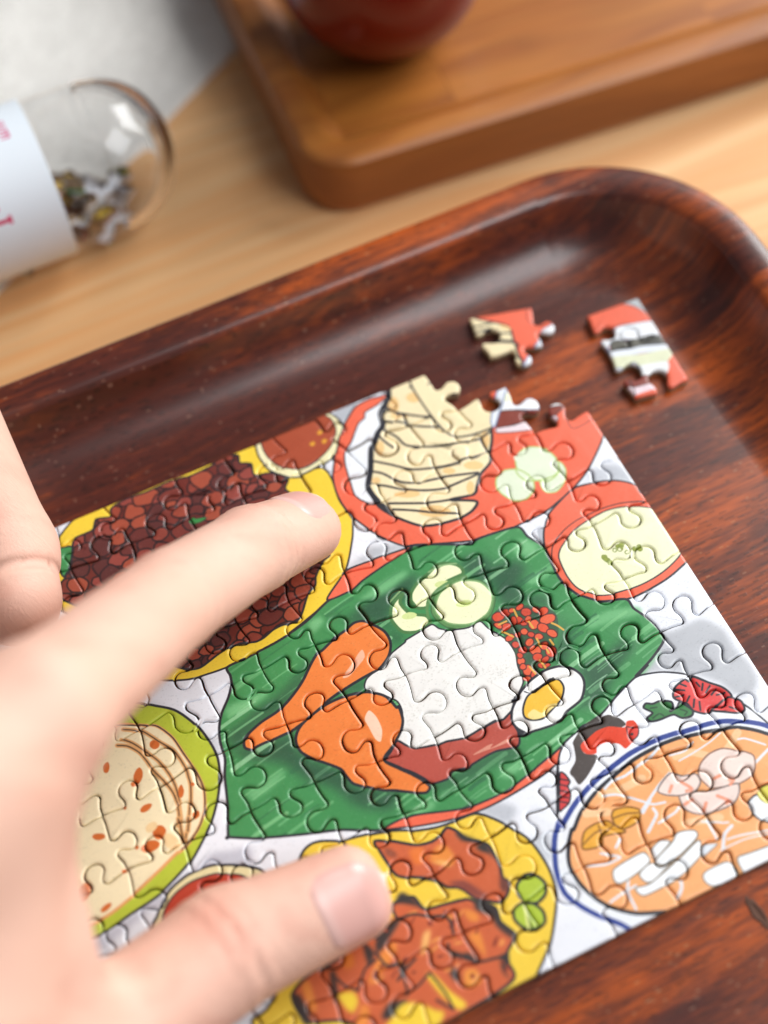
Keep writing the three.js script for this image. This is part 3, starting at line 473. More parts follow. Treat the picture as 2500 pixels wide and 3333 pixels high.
soft('#332d2d',[79,88,80.2,86.6,82.6,85.7,84,85.9,83.2,86.6,81.2,87.8,79.2,89],0.45);
soft('#332d2d',[95,88.5,96.8,89.7,97.2,91,96.8,92.3,96,91.2,95.2,90.4,94.5,89.5],0.45);
soft('#332d2d',[97.2,91,97,92.8,98,95.4,97.5,95.7,96.4,93.7,96.2,92],0.45);
soft('#332d2d',[88.3,93.2,90,94.5,90.8,94.7,91.6,96.7,90.1,95.4,88.5,94.2],0.45);
soft('#332d2d',[87.6,95.3,88.1,96.1,88,97.4,87.3,97.4,87.1,96.3],0.45);
soft('#332d2d',[94.7,97.3,95.9,97.4,94.4,99.5,94.6,101,94,99.3],0.45);
soft('#e58a3c',[92.9,88.7,94.3,90,94.2,91.2,92.9,90.6],0.45);
soft('#e58a3c',[91.9,92.6,93.5,92.6,93.3,94.7,92.7,96.4,92.3,94.6],0.45);
soft('#f2b56a',[86,89.4,87.2,89.2,86.3,90.8,84.9,92.1,84.6,91.6],0.45);
soft('#e58a3c',[79.1,89.3,81.8,88.6,81.1,90.2,76.9,92.4,76,92.1],0.45);
soft('#e8953f',[89.1,96.9,90.6,97.3,90.6,99.2,88.3,99],0.45);
soft('#332d2d',[77.6,86.7,78.5,88.6,77,90],0.45);
soft('#332d2d',[80.9,91.8,82,92,80.6,93.7],0.45);
soft('#332d2d',[75.5,97.6,77.3,96.2,79.9,96.9,77.5,98.3],0.45);
soft('#332d2d',[71.5,88.5,72.2,88.8,71,92.3,70.4,92.3],0.45);
soft('#332d2d',[65.2,88.9,66.3,89.7,66.4,92.1,66.1,93.9,65.2,93.5,65.1,91.1],0.45);
soft('#f0cd3c',[71.2,91.8,73.3,92.4,73.4,94,72,95.1,71.3,93.6],0.45);
soft('#f0cd3c',[83.9,95,84.9,95.2,86,98.4,87.3,101,86,101.3,84.7,98.6],0.45);
soft('#f0cd3c',[76.7,98.2,79,97,81.2,97.9,82.9,99.8,83.9,100.8,81.1,102.3,74.4,99.9],0.45);
soft('#f0cd3c',[80.8,85,82.8,84.1,83.5,85,81.1,85.7],0.45);
soft('#e58a3c',[67,88.6,68.3,88.4,67.7,92.4,66.9,92.3],0.45);
soft('#e58a3c',[71.6,97.2,73.6,94.7,74.4,95.6,73.1,97.8],0.45);
soft('#d9772f',[74.3,86.9,75.6,87.2,75.1,89,73.7,88.9],0.45);
P('#e08a48',[87.4,91.7,87.2,92,86.6,92.2,86,92.3,85.6,92.2,85.9,91.9,86.5,91.7,87.1,91.6],0);
P('#8d3a26',[91.3,89.6,91.1,89.8,90.7,89.8,90.2,89.7,90.1,89.5,90.3,89.3,90.7,89.2,91.1,89.3],0);
P('#8d3a26',[81.7,86.4,81.6,86.7,81.4,86.8,81.2,86.7,81.1,86.5,81.2,86.2,81.4,86.1,81.6,86.2],0);
P('#e08a48',[78.4,92.4,78.1,92.6,77.5,92.8,76.8,92.8,76.5,92.6,76.8,92.3,77.4,92.2,78.1,92.2],0);
P('#8d3a26',[90.5,87.6,90.5,87.7,90.4,88,90.1,88.1,90,88.1,90,87.9,90.1,87.7,90.3,87.5],0);
P('#e08a48',[88.1,90.8,87.9,91.1,87.3,91.2,86.7,91.2,86.4,91,86.7,90.8,87.3,90.6,87.9,90.7],0);
P('#8d3a26',[87.4,93.5,87.2,93.6,86.8,93.5,86.5,93.4,86.3,93.2,86.5,93.1,86.9,93.1,87.3,93.3],0);
P('#8d3a26',[95.4,98.8,95.2,99.1,94.8,99.4,94.3,99.6,94,99.5,94.2,99.3,94.6,99,95.1,98.8],0);
P('#e08a48',[86.7,85.9,86.5,86.1,85.9,86.1,85.4,86,85.1,85.8,85.4,85.6,86,85.6,86.5,85.7],0);
P('#8d3a26',[84.3,94.7,84.1,94.9,83.6,95.3,83.1,95.5,82.8,95.6,83,95.4,83.5,95,84,94.8],0);
P('#8d3a26',[95.8,94.4,95.6,94.7,95.2,95.2,94.6,95.6,94.3,95.6,94.4,95.3,94.8,94.8,95.4,94.5],0);
P('#e08a48',[89,95.4,88.9,95.5,88.7,95.7,88.4,95.7,88.2,95.7,88.3,95.5,88.6,95.4,88.8,95.3],0);
P('#8d3a26',[94.8,98,94.8,98.1,94.7,98.3,94.5,98.4,94.3,98.3,94.3,98.2,94.4,98,94.6,97.9],0);
P('#8d3a26',[78.9,90.8,78.9,91,78.7,91.2,78.4,91.1,78.2,91,78.3,90.8,78.5,90.6,78.7,90.6],0);
P('#e08a48',[81.4,91.2,81.5,91.4,81.3,91.6,81.1,91.7,80.9,91.6,80.8,91.3,81,91.1,81.2,91.1],0);
P('#8d3a26',[88,88.4,87.9,88.7,87.6,88.8,87.3,88.6,87.2,88.3,87.3,88.1,87.6,88,87.9,88.1],0);
P('#8d3a26',[82.8,93.8,82.7,94,82.4,94,82.2,93.9,82.1,93.7,82.2,93.6,82.5,93.5,82.7,93.6],0);
P('#e08a48',[92.9,88.7,92.7,89,92.2,89.4,91.5,89.6,91.2,89.6,91.4,89.4,92,89,92.6,88.7],0);
P('#8d3a26',[93.6,92.2,93.6,92.4,93.4,92.6,93.1,92.8,92.9,92.8,92.9,92.6,93.2,92.4,93.5,92.2],0);
P('#8d3a26',[91,89.9,90.8,90.1,90.4,90.3,89.9,90.3,89.7,90.2,89.8,90,90.3,89.8,90.7,89.8],0);
P('#e08a48',[96.3,95.2,96.3,95.5,96,95.9,95.5,96,95.2,95.9,95.3,95.6,95.6,95.2,96,95.1],0);
P('#8d3a26',[80.4,92.3,80.3,92.5,79.8,92.9,79.3,93.2,79,93.2,79.2,92.9,79.6,92.6,80.1,92.3],0);
P('#8d3a26',[90.1,98,90,98.3,89.7,98.3,89.5,98.2,89.4,97.9,89.6,97.6,89.8,97.6,90.1,97.7],0);
P('#e08a48',[90.1,92,90,92.1,89.8,92.1,89.6,92,89.5,91.9,89.7,91.8,89.9,91.8,90.1,91.9],0);
P('#8d3a26',[82.5,91.5,82.4,91.7,82.2,91.9,81.9,91.8,81.7,91.6,81.8,91.3,82.1,91.2,82.4,91.2],0);
P('#8d3a26',[86.2,86.5,86,86.7,85.6,87,85.1,87.3,84.9,87.3,85,87.1,85.5,86.8,85.9,86.5],0);
P('#e08a48',[87.7,95.7,87.5,95.9,87,95.8,86.5,95.7,86.4,95.5,86.6,95.4,87.1,95.4,87.5,95.6],0);
P('#8d3a26',[84.1,89.2,84.1,89.4,83.9,89.5,83.7,89.5,83.6,89.4,83.6,89.3,83.8,89.1,84,89.1],0);
P('#e08a48',[91.2,89,90.9,89.2,90.6,89.3,90.3,89.1,90.2,88.8,90.4,88.5,90.8,88.5,91.1,88.7],0);
P('#8d3a26',[90,94.5,89.9,94.7,89.6,95.1,89.2,95.3,89,95.4,89.1,95.2,89.4,94.8,89.8,94.5],0);
P('#8d3a26',[77.9,91.1,77.9,91.4,77.6,91.9,77.2,92.2,76.8,92.1,76.8,91.7,77.1,91.3,77.5,91],0);
P('#e08a48',[90.9,93,90.6,93.1,90.1,93,89.6,92.8,89.4,92.6,89.7,92.5,90.2,92.6,90.7,92.8],0);
L('#332d2d',0.4,[83.6,84.2,83.7,85.7,86,86.1,88.2,87.6,90,88.4,90.4,89.7,90,91.2]);
L('#332d2d',0.4,[88.7,92.3,88.5,93.3,89.8,94.8,91.4,96.6]);
L('#332d2d',0.4,[91.6,96.6,93.2,97,95.7,97.5]);
L('#332d2d',0.4,[78.7,88.7,79.3,91.1,80.7,91.5]);
L('#332d2d',0.4,[79.8,93.8,81.5,92.9,83.5,92.1]);
L('#332d2d',0.35,[74,92.6,76.3,90.2,78.3,89.7]);
L('#332d2d',0.35,[80,96.1,82.3,95.7,84.2,94.9]);
L('#332d2d',0.35,[84.5,94.8,85.3,98.6,85.3,100.9]);
L('#332d2d',0.35,[72.1,89.6,72.7,91.1,74,92.6]);
L('#332d2d',0.35,[81.1,91.9,80.3,96.2]);
L('#332d2d',0.35,[83.7,98.7,85.3,100.9]);
P('#adc43c',[104.8,92,103.2,92.6,101.7,91.9,101.1,90.4,101.8,88.8,103.4,88.2,105,88.9,105.6,90.5],0.45);
P('#adc43c',[102.8,95.6,101.3,96,99.7,95.2,99,93.5,99.5,92.1,101,91.7,102.6,92.5,103.3,94.1],0.45);
L('#5d7330',0.3,[101.2,91.9,100.7,95.8]);
L('#dbe08a',0.4,[101.3,92.1,100.2,95.5]);
P('#eff1f6',[116.8,73.9,121.4,71.6,125.3,70.9,126.8,70.4,130.5,68.8,134,67.6,136,67.9,138.5,68.8,141.4,70.7,143.8,73.5,145.6,77.1,147.4,80.7,148.5,85.4,143.3,82.8,138.2,79.5,130.7,78.7,122.4,79.6,115.3,82.1,111.4,84.2],0.3);
L('#26262e',0.35,[116.4,74.5,114.2,78.6,112.4,82]);
L('#3e352f',1.1,[123.6,71.5,125.4,71.5,127.5,72.6]);
P('#4b4340',[122,71.3,123.6,71.5,125.2,71.1,127.1,71.3,128.3,72.6,128.6,73.9,126.8,73.9,124.3,73.5,122.4,73.8,120.7,74.6,120.7,75.4,122.2,76.5,121,77.6,118.9,78.9,117.4,79.4,117.2,78.1,117.1,77,118.8,75.7,119.6,73.8,119.9,72.9,121.2,72],0);
P('#df4428',[120.8,73.8,122.2,73.3,124.1,72.8,126.1,73,128.2,74.2,129,73.5,130,73.8,130.2,74.8,130.1,75.7,128.7,76.7,127.8,77,126.6,77.3,126.1,76.2,124.5,75.2,122.9,75.2,122.2,76.1,120.9,75.6,120.5,74.7],0);
P('#d9443a',[128.5,74.3,129,74.6,130.2,75.2,129.5,76.4,128.3,76.7,128,75.9],0.15);
P('#3a3a3a',[129,75.9,128.9,76,128.7,76,128.5,75.8,128.5,75.7,128.7,75.6,128.9,75.6,129,75.7],0);
P('#db4543',[137.8,72.7,139,71.8,140.8,71.4,141.2,72,142.1,71.6,143.8,73.5,145.3,75.1,145.9,76.7,145.4,78.1,144.1,78.3,143.1,77.4,141.6,77.9,140.6,77.8,139.3,76.6,139,75.1,137.7,73.6],0.35);
P('#db4543',[145.3,77,146.6,78.5,146.3,80,145,79.8,143.4,78.8,141.8,77.8,143,77.5],0.35);
L('#26262e',0.3,[138.7,72.3,139.8,73]);
L('#26262e',0.3,[139.8,71.8,140.4,72.5]);
L('#26262e',0.3,[137.9,73.3,139.3,73.6]);
L('#26262e',0.3,[139.2,74.8,140,74.2]);
L('#26262e',0.3,[139.6,76.1,140.4,75]);
L('#26262e',0.3,[140.3,77,140.9,75.7]);
L('#26262e',0.3,[142.1,72.7,142.2,73.5]);
L('#26262e',0.3,[142.9,73.3,142.2,74.2]);
L('#26262e',0.3,[143.7,74.1,142.6,74.8]);
L('#26262e',0.3,[144.3,75,143.2,75.5]);
L('#26262e',0.3,[143.9,75.9,145.2,76.1]);
L('#26262e',0.3,[143.5,78,144.3,78]);
L('#26262e',0.3,[144.6,78.5,145.5,79.4]);
P('#3c7a45',[132.6,72.8,133.3,72.3,134.2,72.8,135.7,72.9,136.9,73.7,136.7,74.6,136,75.1,137.2,74.9,138.1,74.3,138.6,75.1,139.2,76.5,138.6,77.2,137.1,76.9,136.3,75.9,135.5,75.7,133.7,75.6,132.4,75.2,132.2,74.5,133.4,74.1],0.35);
L('#274d30',0.25,[133,74.9,134.3,74.7,134.7,75.3]);
L('#274d30',0.25,[137.6,75.5,138.3,76.3,137.7,76.6]);
L('#274d30',0.25,[133.5,73.3,134.5,73.6]);
P('#cf4040',[115.5,76.7,116.2,76.8,116.4,78.3,115.7,78.9,115.7,79.9,114.8,81.2,113.4,81.7,112.9,81.5],0.25);
L('#26262e',0.22,[115.2,77.3,116.3,78.1]);
L('#26262e',0.22,[114.8,78.1,115.8,78.9]);
L('#26262e',0.22,[114.3,78.9,115.4,79.7]);
L('#26262e',0.22,[113.9,79.6,115,80.5]);
L('#26262e',0.22,[113.5,80.4,114.6,81.2]);
P('#e8ecf2',[150.9,87.8,147.7,83.5,144.4,81.1,141.9,79.9,138.4,79.2,134.7,78.6,131,78.2,127,78.3,123.8,78.9,120.3,79.8,117.5,80.8,114.9,82.1,112.2,83.8,111.9,83.1,109.9,85.6,108.1,89.2,107.5,92.9,108.5,95.6,110.2,98.1,112.3,100.4,117,105.6,128,108,142.1,105.7],0);
L('#31448f',0.8,[150.9,87.8,147.7,83.5,144.4,81.1,141.9,79.9,138.4,79.2,134.7,78.6,131,78.2,127,78.3,123.8,78.9,120.3,79.8,117.5,80.8,114.9,82.1,112.2,83.8,111.9,83.1,109.9,85.6,108.1,89.2,107.5,92.9,108.5,95.6,110.2,98.1,112.3,100.4,117,105.6,128,108]);
P('#f2aa6e',[150,89.3,147,84.6,143.8,82,141.9,81.3,137.8,80.1,134.1,79.4,130.4,79.2,126.4,79.5,123.2,80.3,120.1,81.2,117.6,82.2,115.4,83.5,113.4,85.2,113,85.2,111.1,87.5,110.1,89.8,110.1,92.6,111,95.5,112.7,98.1,115.4,100.3,118.7,101.7,129.4,105.7,143.6,103.3],0.6);
L('#f7c493',1.2,[143.4,82.7,139,84.8,135.5,82.3,132.9,81.8]);
L('#f7c493',1.2,[119.6,82.2,122.6,82.7,126.5,82.6]);
L('#f7c493',1.2,[116.2,83.9,119.3,85]);
L('#f7c493',1.2,[128.9,91.6,133.9,93.1]);
L('#dfe4ec',0.42,[120.7,81.6,122.4,81,124.5,81.1,126.9,80.6,129.5,80.1,131.1,79.5]);
L('#dfe4ec',0.36,[119.8,82.5,121.6,83.1,123,84.1,124.7,85.7,126,86.9,127.8,87.4]);
L('#dfe4ec',0.42,[130.7,83.7,128.5,84.6,126.2,85.8,123.7,87.2]);
L('#dfe4ec',0.3,[136.5,80.9,134.6,81.6,132.2,81.2]);
L('#dfe4ec',0.24,[141,81.5,138.6,82.1,135.2,82.5,133,82.6]);
L('#dfe4ec',0.48,[125.7,87.5,125.7,88.5,124.5,89.4,123.2,90.3]);
L('#dfe4ec',0.48,[134.8,95,133.1,95.7,131.8,97.4]);
L('#dfe4ec',0.27,[131.1,92.4,133.8,94,134.6,94.3]);
L('#dfe4ec',0.27,[133.1,96.5,135.5,96.9,139.3,98]);
L('#dfe4ec',0.21,[131.3,97.5,135.4,97.6,139,98.4]);
L('#dfe4ec',0.36,[115.2,90.2,116.5,91.2,117.4,92,115,92,112.3,91]);
L('#dfe4ec',0.42,[117.5,93.2,116.9,95.3,115.9,97,115.7,99.7]);
L('#dfe4ec',0.36,[117.4,96.7,115.4,96.8,112.8,97.2]);
L('#dfe4ec',0.48,[123.7,98.8,123.2,99.9,121.9,100.9]);
L('#dfe4ec',0.36,[131.9,92.6,131.8,95.7]);
L('#dfe4ec',0.42,[126,86.1,124,87.4]);
L('#dfe4ec',0.42,[118.8,89.5,117.6,90.4]);
L('#dfe4ec',0.36,[125.3,89.8,128.2,89.5,129.3,89]);
L('#dfe4ec',0.3,[142.8,83.7,143.9,84.1,146.1,86.3]);
L('#dfe4ec',0.42,[146.1,87.1,143.2,88.1]);
P('#efd9cf',[135.5,84.6,137.6,83.7,139.9,83.8,141.6,85,143.5,87,142,89.4,139,89.8,136.3,89,135.1,88.4,134.5,86.2],0.25,'#8d6a5a');
P('#efd9cf',[127.7,85.4,129.5,84.2,131.1,83.8,132.2,84.9,134.2,85.5,134.2,87,132.7,87.9,130.7,87.6,128.8,86.7],0.25,'#7a6a66');
P('#efd9cf',[130.1,87.6,130.7,87.6,133,88,135.1,88.9,138.9,89.6,138.8,90.6,137.5,91.8,135.6,92.2,132.7,91.8,130.9,90.9,129.9,89.5],0.25,'#7a6a66');
L('#eb9a7c',0.5,[131.6,85.7,132.5,87.3,131.6,87.3]);
L('#eb9a7c',0.5,[129.2,86.3,130,85.6]);
L('#eb9a7c',0.5,[135.3,90,136.5,91.5,135.9,91.6]);
L('#eb9a7c',0.5,[130.3,89,131.6,88.8]);
L('#eb9a7c',0.5,[132.2,91.1,133.2,90.2]);
L('#eb9a7c',0.5,[136.4,87.4,137.4,87.4]);
L('#eb9a7c',0.5,[138.2,88.6,138.8,88.9,138,89.3]);
P('#e5a534',[119.5,85.8,120.4,85.1,122.4,85.6,123.7,86.7,123.3,87.7,122.4,88.4,120.2,88.4,119.3,87.3],0.3,'#8a5a20');
P('#e5a534',[114.3,86.5,115.7,85.9,118.3,86,119.1,87,120.1,88.6,119.9,88.9,116.8,88.1,115.8,89.2,113.2,88.5],0.3,'#8a5a20');
L('#8a5a20',0.25,[119.6,86.2,121.6,86.4,123.4,87.1]);
L('#8a5a20',0.25,[113.5,87.9,115.8,87.1,117.1,87.1]);
L('#8a5a20',0.25,[117,86.3,116.9,87.8,119.1,87.1]);
P('#eef1f4',[115.6,93.2,118.3,92.8,120.9,92.8,121.1,94.4,118.4,95.2,115.6,95.5,114.9,94.7],0.22,'#7d705f');
P('#eef1f4',[122.2,92.9,124.1,92.3,125.3,93.1,123.3,94,121.9,94.4],0.22,'#7d705f');
P('#eef1f4',[121.8,94.6,125.6,93.2,126.7,92.4,128,92.5,129.5,93.2,129.3,94.2,126.3,95.3,124.2,95.7,122.4,95.6],0.22,'#7d705f');
P('#eef1f4',[118.7,95.4,121,94.7,122.6,95.9,124.7,95.8,122.6,96.4,120.3,97.2,119,96.9],0.22,'#7d705f');
P('#eef1f4',[117.2,97,119.5,97.3,124.8,96,129,94.7,129.2,95.5,128,97,124.1,98.3,121.3,98.6,118,98.6,117.2,98],0.22,'#7d705f');
P('#eef1f4',[127.1,99.5,128.6,99.2,131.4,99.4,131.9,101.5,129.9,102,127.5,101.6,126.8,100.5],0.22,'#7d705f');
P('#eef1f4',[133.1,99.5,135.1,99.7,138,100,142.3,100.6,139.7,104.6,133.3,102.6,132.6,100.7],0.22,'#7d705f');
P('#eef1f4',[138.9,93,140.8,92.5,141.6,94.3,144.1,96.3,142.6,98.5,139.9,96.9,138.7,95.2],0.3,'#26262e');
P('#ddd35a',[141,92.2,142.7,91.9,145.2,92.9,144.5,95.5,142,94.9,140.9,93.5],0.15,'#8a8030');
P('#dfe6ee',[129,95.6,129.5,95.7,131.4,96.4,130.4,96.8,128.4,97.2],0.15,'#7d705f');
// the coarse tooth of the paper under the ink
for (let k = 0; k < 60000; k++) { ctx.globalAlpha = 0.03 + 0.045 * hash(k, 1, 301); ctx.fillStyle = hash(k, 2, 302) < 0.5 ? '#000' : '#fff'; ctx.fillRect(PW * hash(k, 3, 303), PH * hash(k, 4, 304), 0.08 + 0.22 * hash(k, 5, 305), 0.08 + 0.14 * hash(k, 6, 306)); }
ctx.globalAlpha = 1;
const print = new THREE.CanvasTexture(canvas); print.colorSpace = THREE.SRGBColorSpace;
M.print = new THREE.MeshPhysicalMaterial({ name: 'glossy_print', map: print, roughness: 0.4, clearcoat: 0.35, clearcoatRoughness: 0.25 });

// ---------- jigsaw cut: grid corners (columns from the left, rows from the top) and the way each tab points ----------
const GRID = [
  [-152.0,0.0, -141.9,0.0, -131.7,0.0, -121.6,0.0, -111.5,0.0, -101.9,0.0, -91.8,0.0, -83.1,0.0, -70.2,0.0, -60.9,0.0, -51.7,0.0, -43.5,0.0, -30.4,0.0, -22.1,0.0, -10.4,0.0, 0.0,0.0],
  [-152.0,8.8, -141.9,8.8, -131.7,8.8, -121.6,8.8, -111.5,8.8, -101.9,8.8, -92.2,8.8, -81.3,8.8, -70.7,8.8, -60.9,8.8, -50.3,8.7, -41.2,8.5, -29.3,8.6, -20.2,9.4, -10.4,8.8, 0.0,8.8],
  [-152.0,19.8, -141.9,19.8, -131.7,19.8, -121.6,19.8, -111.5,19.8, -101.9,19.8, -92.2,19.8, -81.3,19.8, -70.7,19.8, -60.9,19.8, -51.0,19.8, -39.5,20.6, -29.1,19.0, -19.5,19.7, -10.5,19.8, 0.0,19.8],
  [-152.0,30.7, -141.9,30.7, -131.7,30.7, -121.6,30.7, -111.5,30.7, -101.9,30.7, -92.2,30.7, -81.3,30.7, -71.1,30.6, -61.9,30.8, -51.5,30.2, -40.4,31.1, -29.8,30.7, -20.3,30.8, -10.0,31.0, 0.0,30.7],
  [-152.0,40.4, -141.9,40.4, -131.7,40.4, -121.6,40.4, -111.5,40.4, -101.9,40.4, -92.0,41.1, -80.1,40.4, -70.6,40.0, -61.2,39.9, -51.7,40.5, -40.9,40.3, -30.8,40.4, -19.8,40.7, -10.5,40.4, 0.0,40.4],
  [-152.0,51.1, -141.9,51.1, -131.7,51.1, -121.6,51.1, -111.5,51.1, -102.2,51.8, -92.7,51.3, -80.6,50.2, -70.8,50.4, -60.4,51.0, -50.4,51.1, -40.6,51.3, -30.9,50.9, -20.3,51.0, -11.0,51.6, 0.0,51.1],
  [-152.0,61.9, -141.9,61.9, -131.7,61.9, -121.6,61.9, -111.5,61.9, -101.6,61.4, -92.5,61.2, -81.4,61.0, -70.7,61.2, -60.7,62.4, -50.9,62.6, -40.4,62.3, -30.8,62.3, -20.3,62.1, -10.4,62.5, 0.0,61.9],
  [-152.0,71.6, -141.9,71.6, -131.7,71.6, -121.6,71.6, -111.5,71.6, -101.9,71.6, -92.2,71.6, -81.3,71.6, -70.7,71.6, -60.6,71.7, -51.3,72.0, -40.3,71.5, -30.2,71.6, -20.4,71.5, -10.3,71.1, 0.0,71.6],
  [-152.0,80.8, -141.9,80.8, -131.7,80.8, -121.6,80.8, -111.5,80.8, -101.9,80.8, -92.2,80.8, -81.3,80.8, -70.7,80.8, -60.7,82.3, -50.4,80.7, -40.1,80.2, -29.3,79.7, -20.5,80.8, -10.3,81.1, 0.0,80.8],
  [-152.0,91.6, -141.9,91.6, -131.7,91.6, -121.6,91.6, -111.5,91.6, -101.9,91.6, -92.2,91.6, -81.3,91.6, -71.0,91.8, -60.6,91.7, -50.6,91.7, -40.1,90.8, -29.9,91.9, -19.7,91.9, -10.4,91.6, 0.0,91.6],
  [-152.0,101.9, -141.9,101.9, -131.7,101.9, -121.6,101.9, -111.5,101.9, -101.9,101.9, -92.2,101.9, -81.3,101.9, -70.7,101.9, -60.9,101.9, -51.0,101.9, -40.7,101.9, -30.1,101.9, -20.3,101.9, -10.4,101.9, 0.0,101.9],
];
const VTAB = [
  [0, 0, 1, 1, 1, 0, 1, 0, 0, 0, 0, 1, 0, 1, 1, 1],
  [0, 1, 0, 1, 0, 1, 0, 1, 0, 1, 0, 0, 0, 0, 1, 1],
  [1, 0, 0, 0, 1, 1, 1, 0, 0, 0, 0, 0, 0, 0, 1, 0],
  [1, 1, 0, 0, 0, 1, 1, 0, 0, 0, 1, 1, 0, 1, 1, 0],
  [1, 0, 1, 0, 1, 0, 1, 0, 0, 1, 0, 0, 1, 0, 1, 0],
  [0, 1, 1, 1, 0, 1, 1, 1, 1, 0, 1, 0, 1, 0, 1, 1],
  [0, 0, 1, 1, 1, 1, 1, 0, 0, 0, 1, 1, 0, 0, 0, 1],
  [0, 1, 0, 1, 0, 1, 0, 1, 0, 1, 0, 1, 1, 0, 1, 1],
  [1, 0, 0, 0, 1, 1, 1, 1, 1, 0, 1, 0, 0, 1, 0, 0],
  [1, 1, 0, 0, 0, 1, 1, 1, 0, 0, 0, 1, 1, 0, 0, 0],
  [1, 0, 1, 0, 1, 0, 1, 0, 1, 0, 1, 0, 1, 0, 1, 0]
];
const HTAB = [
  [0, 0, 1, 1, 1, 0, 0, 0, 1, 1, 1, 0, 0, 0, 1, 1],
  [0, 1, 0, 1, 0, 1, 0, 0, 0, 0, 1, 1, 1, 1, 0, 1],
  [1, 0, 0, 0, 1, 1, 1, 0, 0, 0, 1, 0, 0, 1, 0, 0],
  [1, 1, 0, 0, 0, 1, 1, 1, 0, 0, 0, 0, 1, 0, 1, 0],
  [1, 0, 1, 0, 1, 0, 1, 1, 1, 0, 0, 1, 0, 1, 1, 0],
  [0, 1, 1, 1, 0, 0, 1, 1, 0, 1, 0, 0, 0, 1, 0, 1],
  [0, 0, 1, 1, 0, 0, 0, 1, 1, 0, 1, 0, 0, 0, 0, 1],
  [0, 1, 0, 1, 0, 1, 0, 1, 1, 0, 1, 1, 0, 1, 0, 1],
  [1, 0, 0, 0, 1, 1, 1, 0, 0, 1, 1, 1, 1, 0, 0, 0],
  [1, 1, 0, 0, 0, 1, 1, 1, 1, 0, 1, 0, 0, 1, 0, 0],
  [1, 0, 1, 0, 1, 0, 1, 0, 1, 0, 1, 0, 1, 0, 1, 0]
];
const THICK = 1.8;
// one cut between two corners, with a mitten-shaped tab on its positive side when s = 1
function cut(ax, az, bx, bz, s, id) {
  const dx = bx - ax, dz = bz - az, c = 0.535 + (hash(id, 1, 70) - 0.5) * 0.09, m = 1 + (hash(id, 2, 71) - 0.5) * 0.18, lean = (hash(id, 3, 72) - 0.5) * 0.07 + 0.012;
  const shape = [[0, 0], [0.12, -0.004], [0.24, -0.02], [c - 0.165, -0.045], [c - 0.118, -0.028], [c - 0.098, 0.028], [c - 0.118 + lean * 0.3, 0.10], [c - 0.158 + lean * 0.7, 0.185], [c - 0.142 + lean, 0.275], [c - 0.075 + lean, 0.335], [c + lean, 0.348],
    [c + 0.075 + lean, 0.335], [c + 0.142 + lean, 0.275], [c + 0.158 + lean * 0.7, 0.185], [c + 0.118 + lean * 0.3, 0.10], [c + 0.098, 0.028], [c + 0.118, -0.028], [c + 0.165, -0.045], [lerp(c, 1, 0.55), -0.022], [0.87, -0.004], [1, 0]];
  const out = [], len = Math.hypot(dx, dz), at = (k) => shape[clamp(k, 0, shape.length - 1)];
  for (let k = 0; k + 1 < shape.length; k++) for (let j = 0; j < (k < 2 || k > shape.length - 4 ? 1 : 2); j++) {
    const t = j / 2, [p, q, r, u] = [at(k - 1), at(k), at(k + 1), at(k + 2)];
    const f = (i) => 0.5 * (2 * q[i] + (r[i] - p[i]) * t + (2 * p[i] - 5 * q[i] + 4 * r[i] - u[i]) * t * t + (3 * q[i] - p[i] - 3 * r[i] + u[i]) * t * t * t);
    const a = f(0), h = f(1) * (f(1) > 0.03 ? m : 1) * s;
    out.push([ax + dx * a + dz * h, az + dz * a - dx * h]);
  }
  out.push([bx, bz]);
  return out;
}
const corner = (i, j) => [GRID[j][2 * i], GRID[j][2 * i + 1]];
const cuts = new Map();
function side(kind, i, j) {      // kind V: corner (i, j) down to (i, j + 1); kind H: corner (i, j) across to (i + 1, j)
  const key = kind + i + ',' + j;
  if (!cuts.has(key)) {
    const a = corner(i, j), b = kind === 'V' ? corner(i, j + 1) : corner(i + 1, j);
    const flat = kind === 'V' ? i === 0 || i === 15 : j === 0 || j === 10;
    const s = ((kind === 'V' ? VTAB : HTAB)[j][i] ? 1 : -1) * (kind === 'V' ? 1 : -1);
    cuts.set(key, flat ? [0, 1, 2, 3, 4, 5, 6, 7, 8].map((k) => [lerp(a[0], b[0], k / 8), lerp(a[1], b[1], k / 8)]) : cut(...a, ...b, s, i * 31 + j * 7 + (kind === 'V' ? 1000 : 0)));
  }
  return cuts.get(key);
}
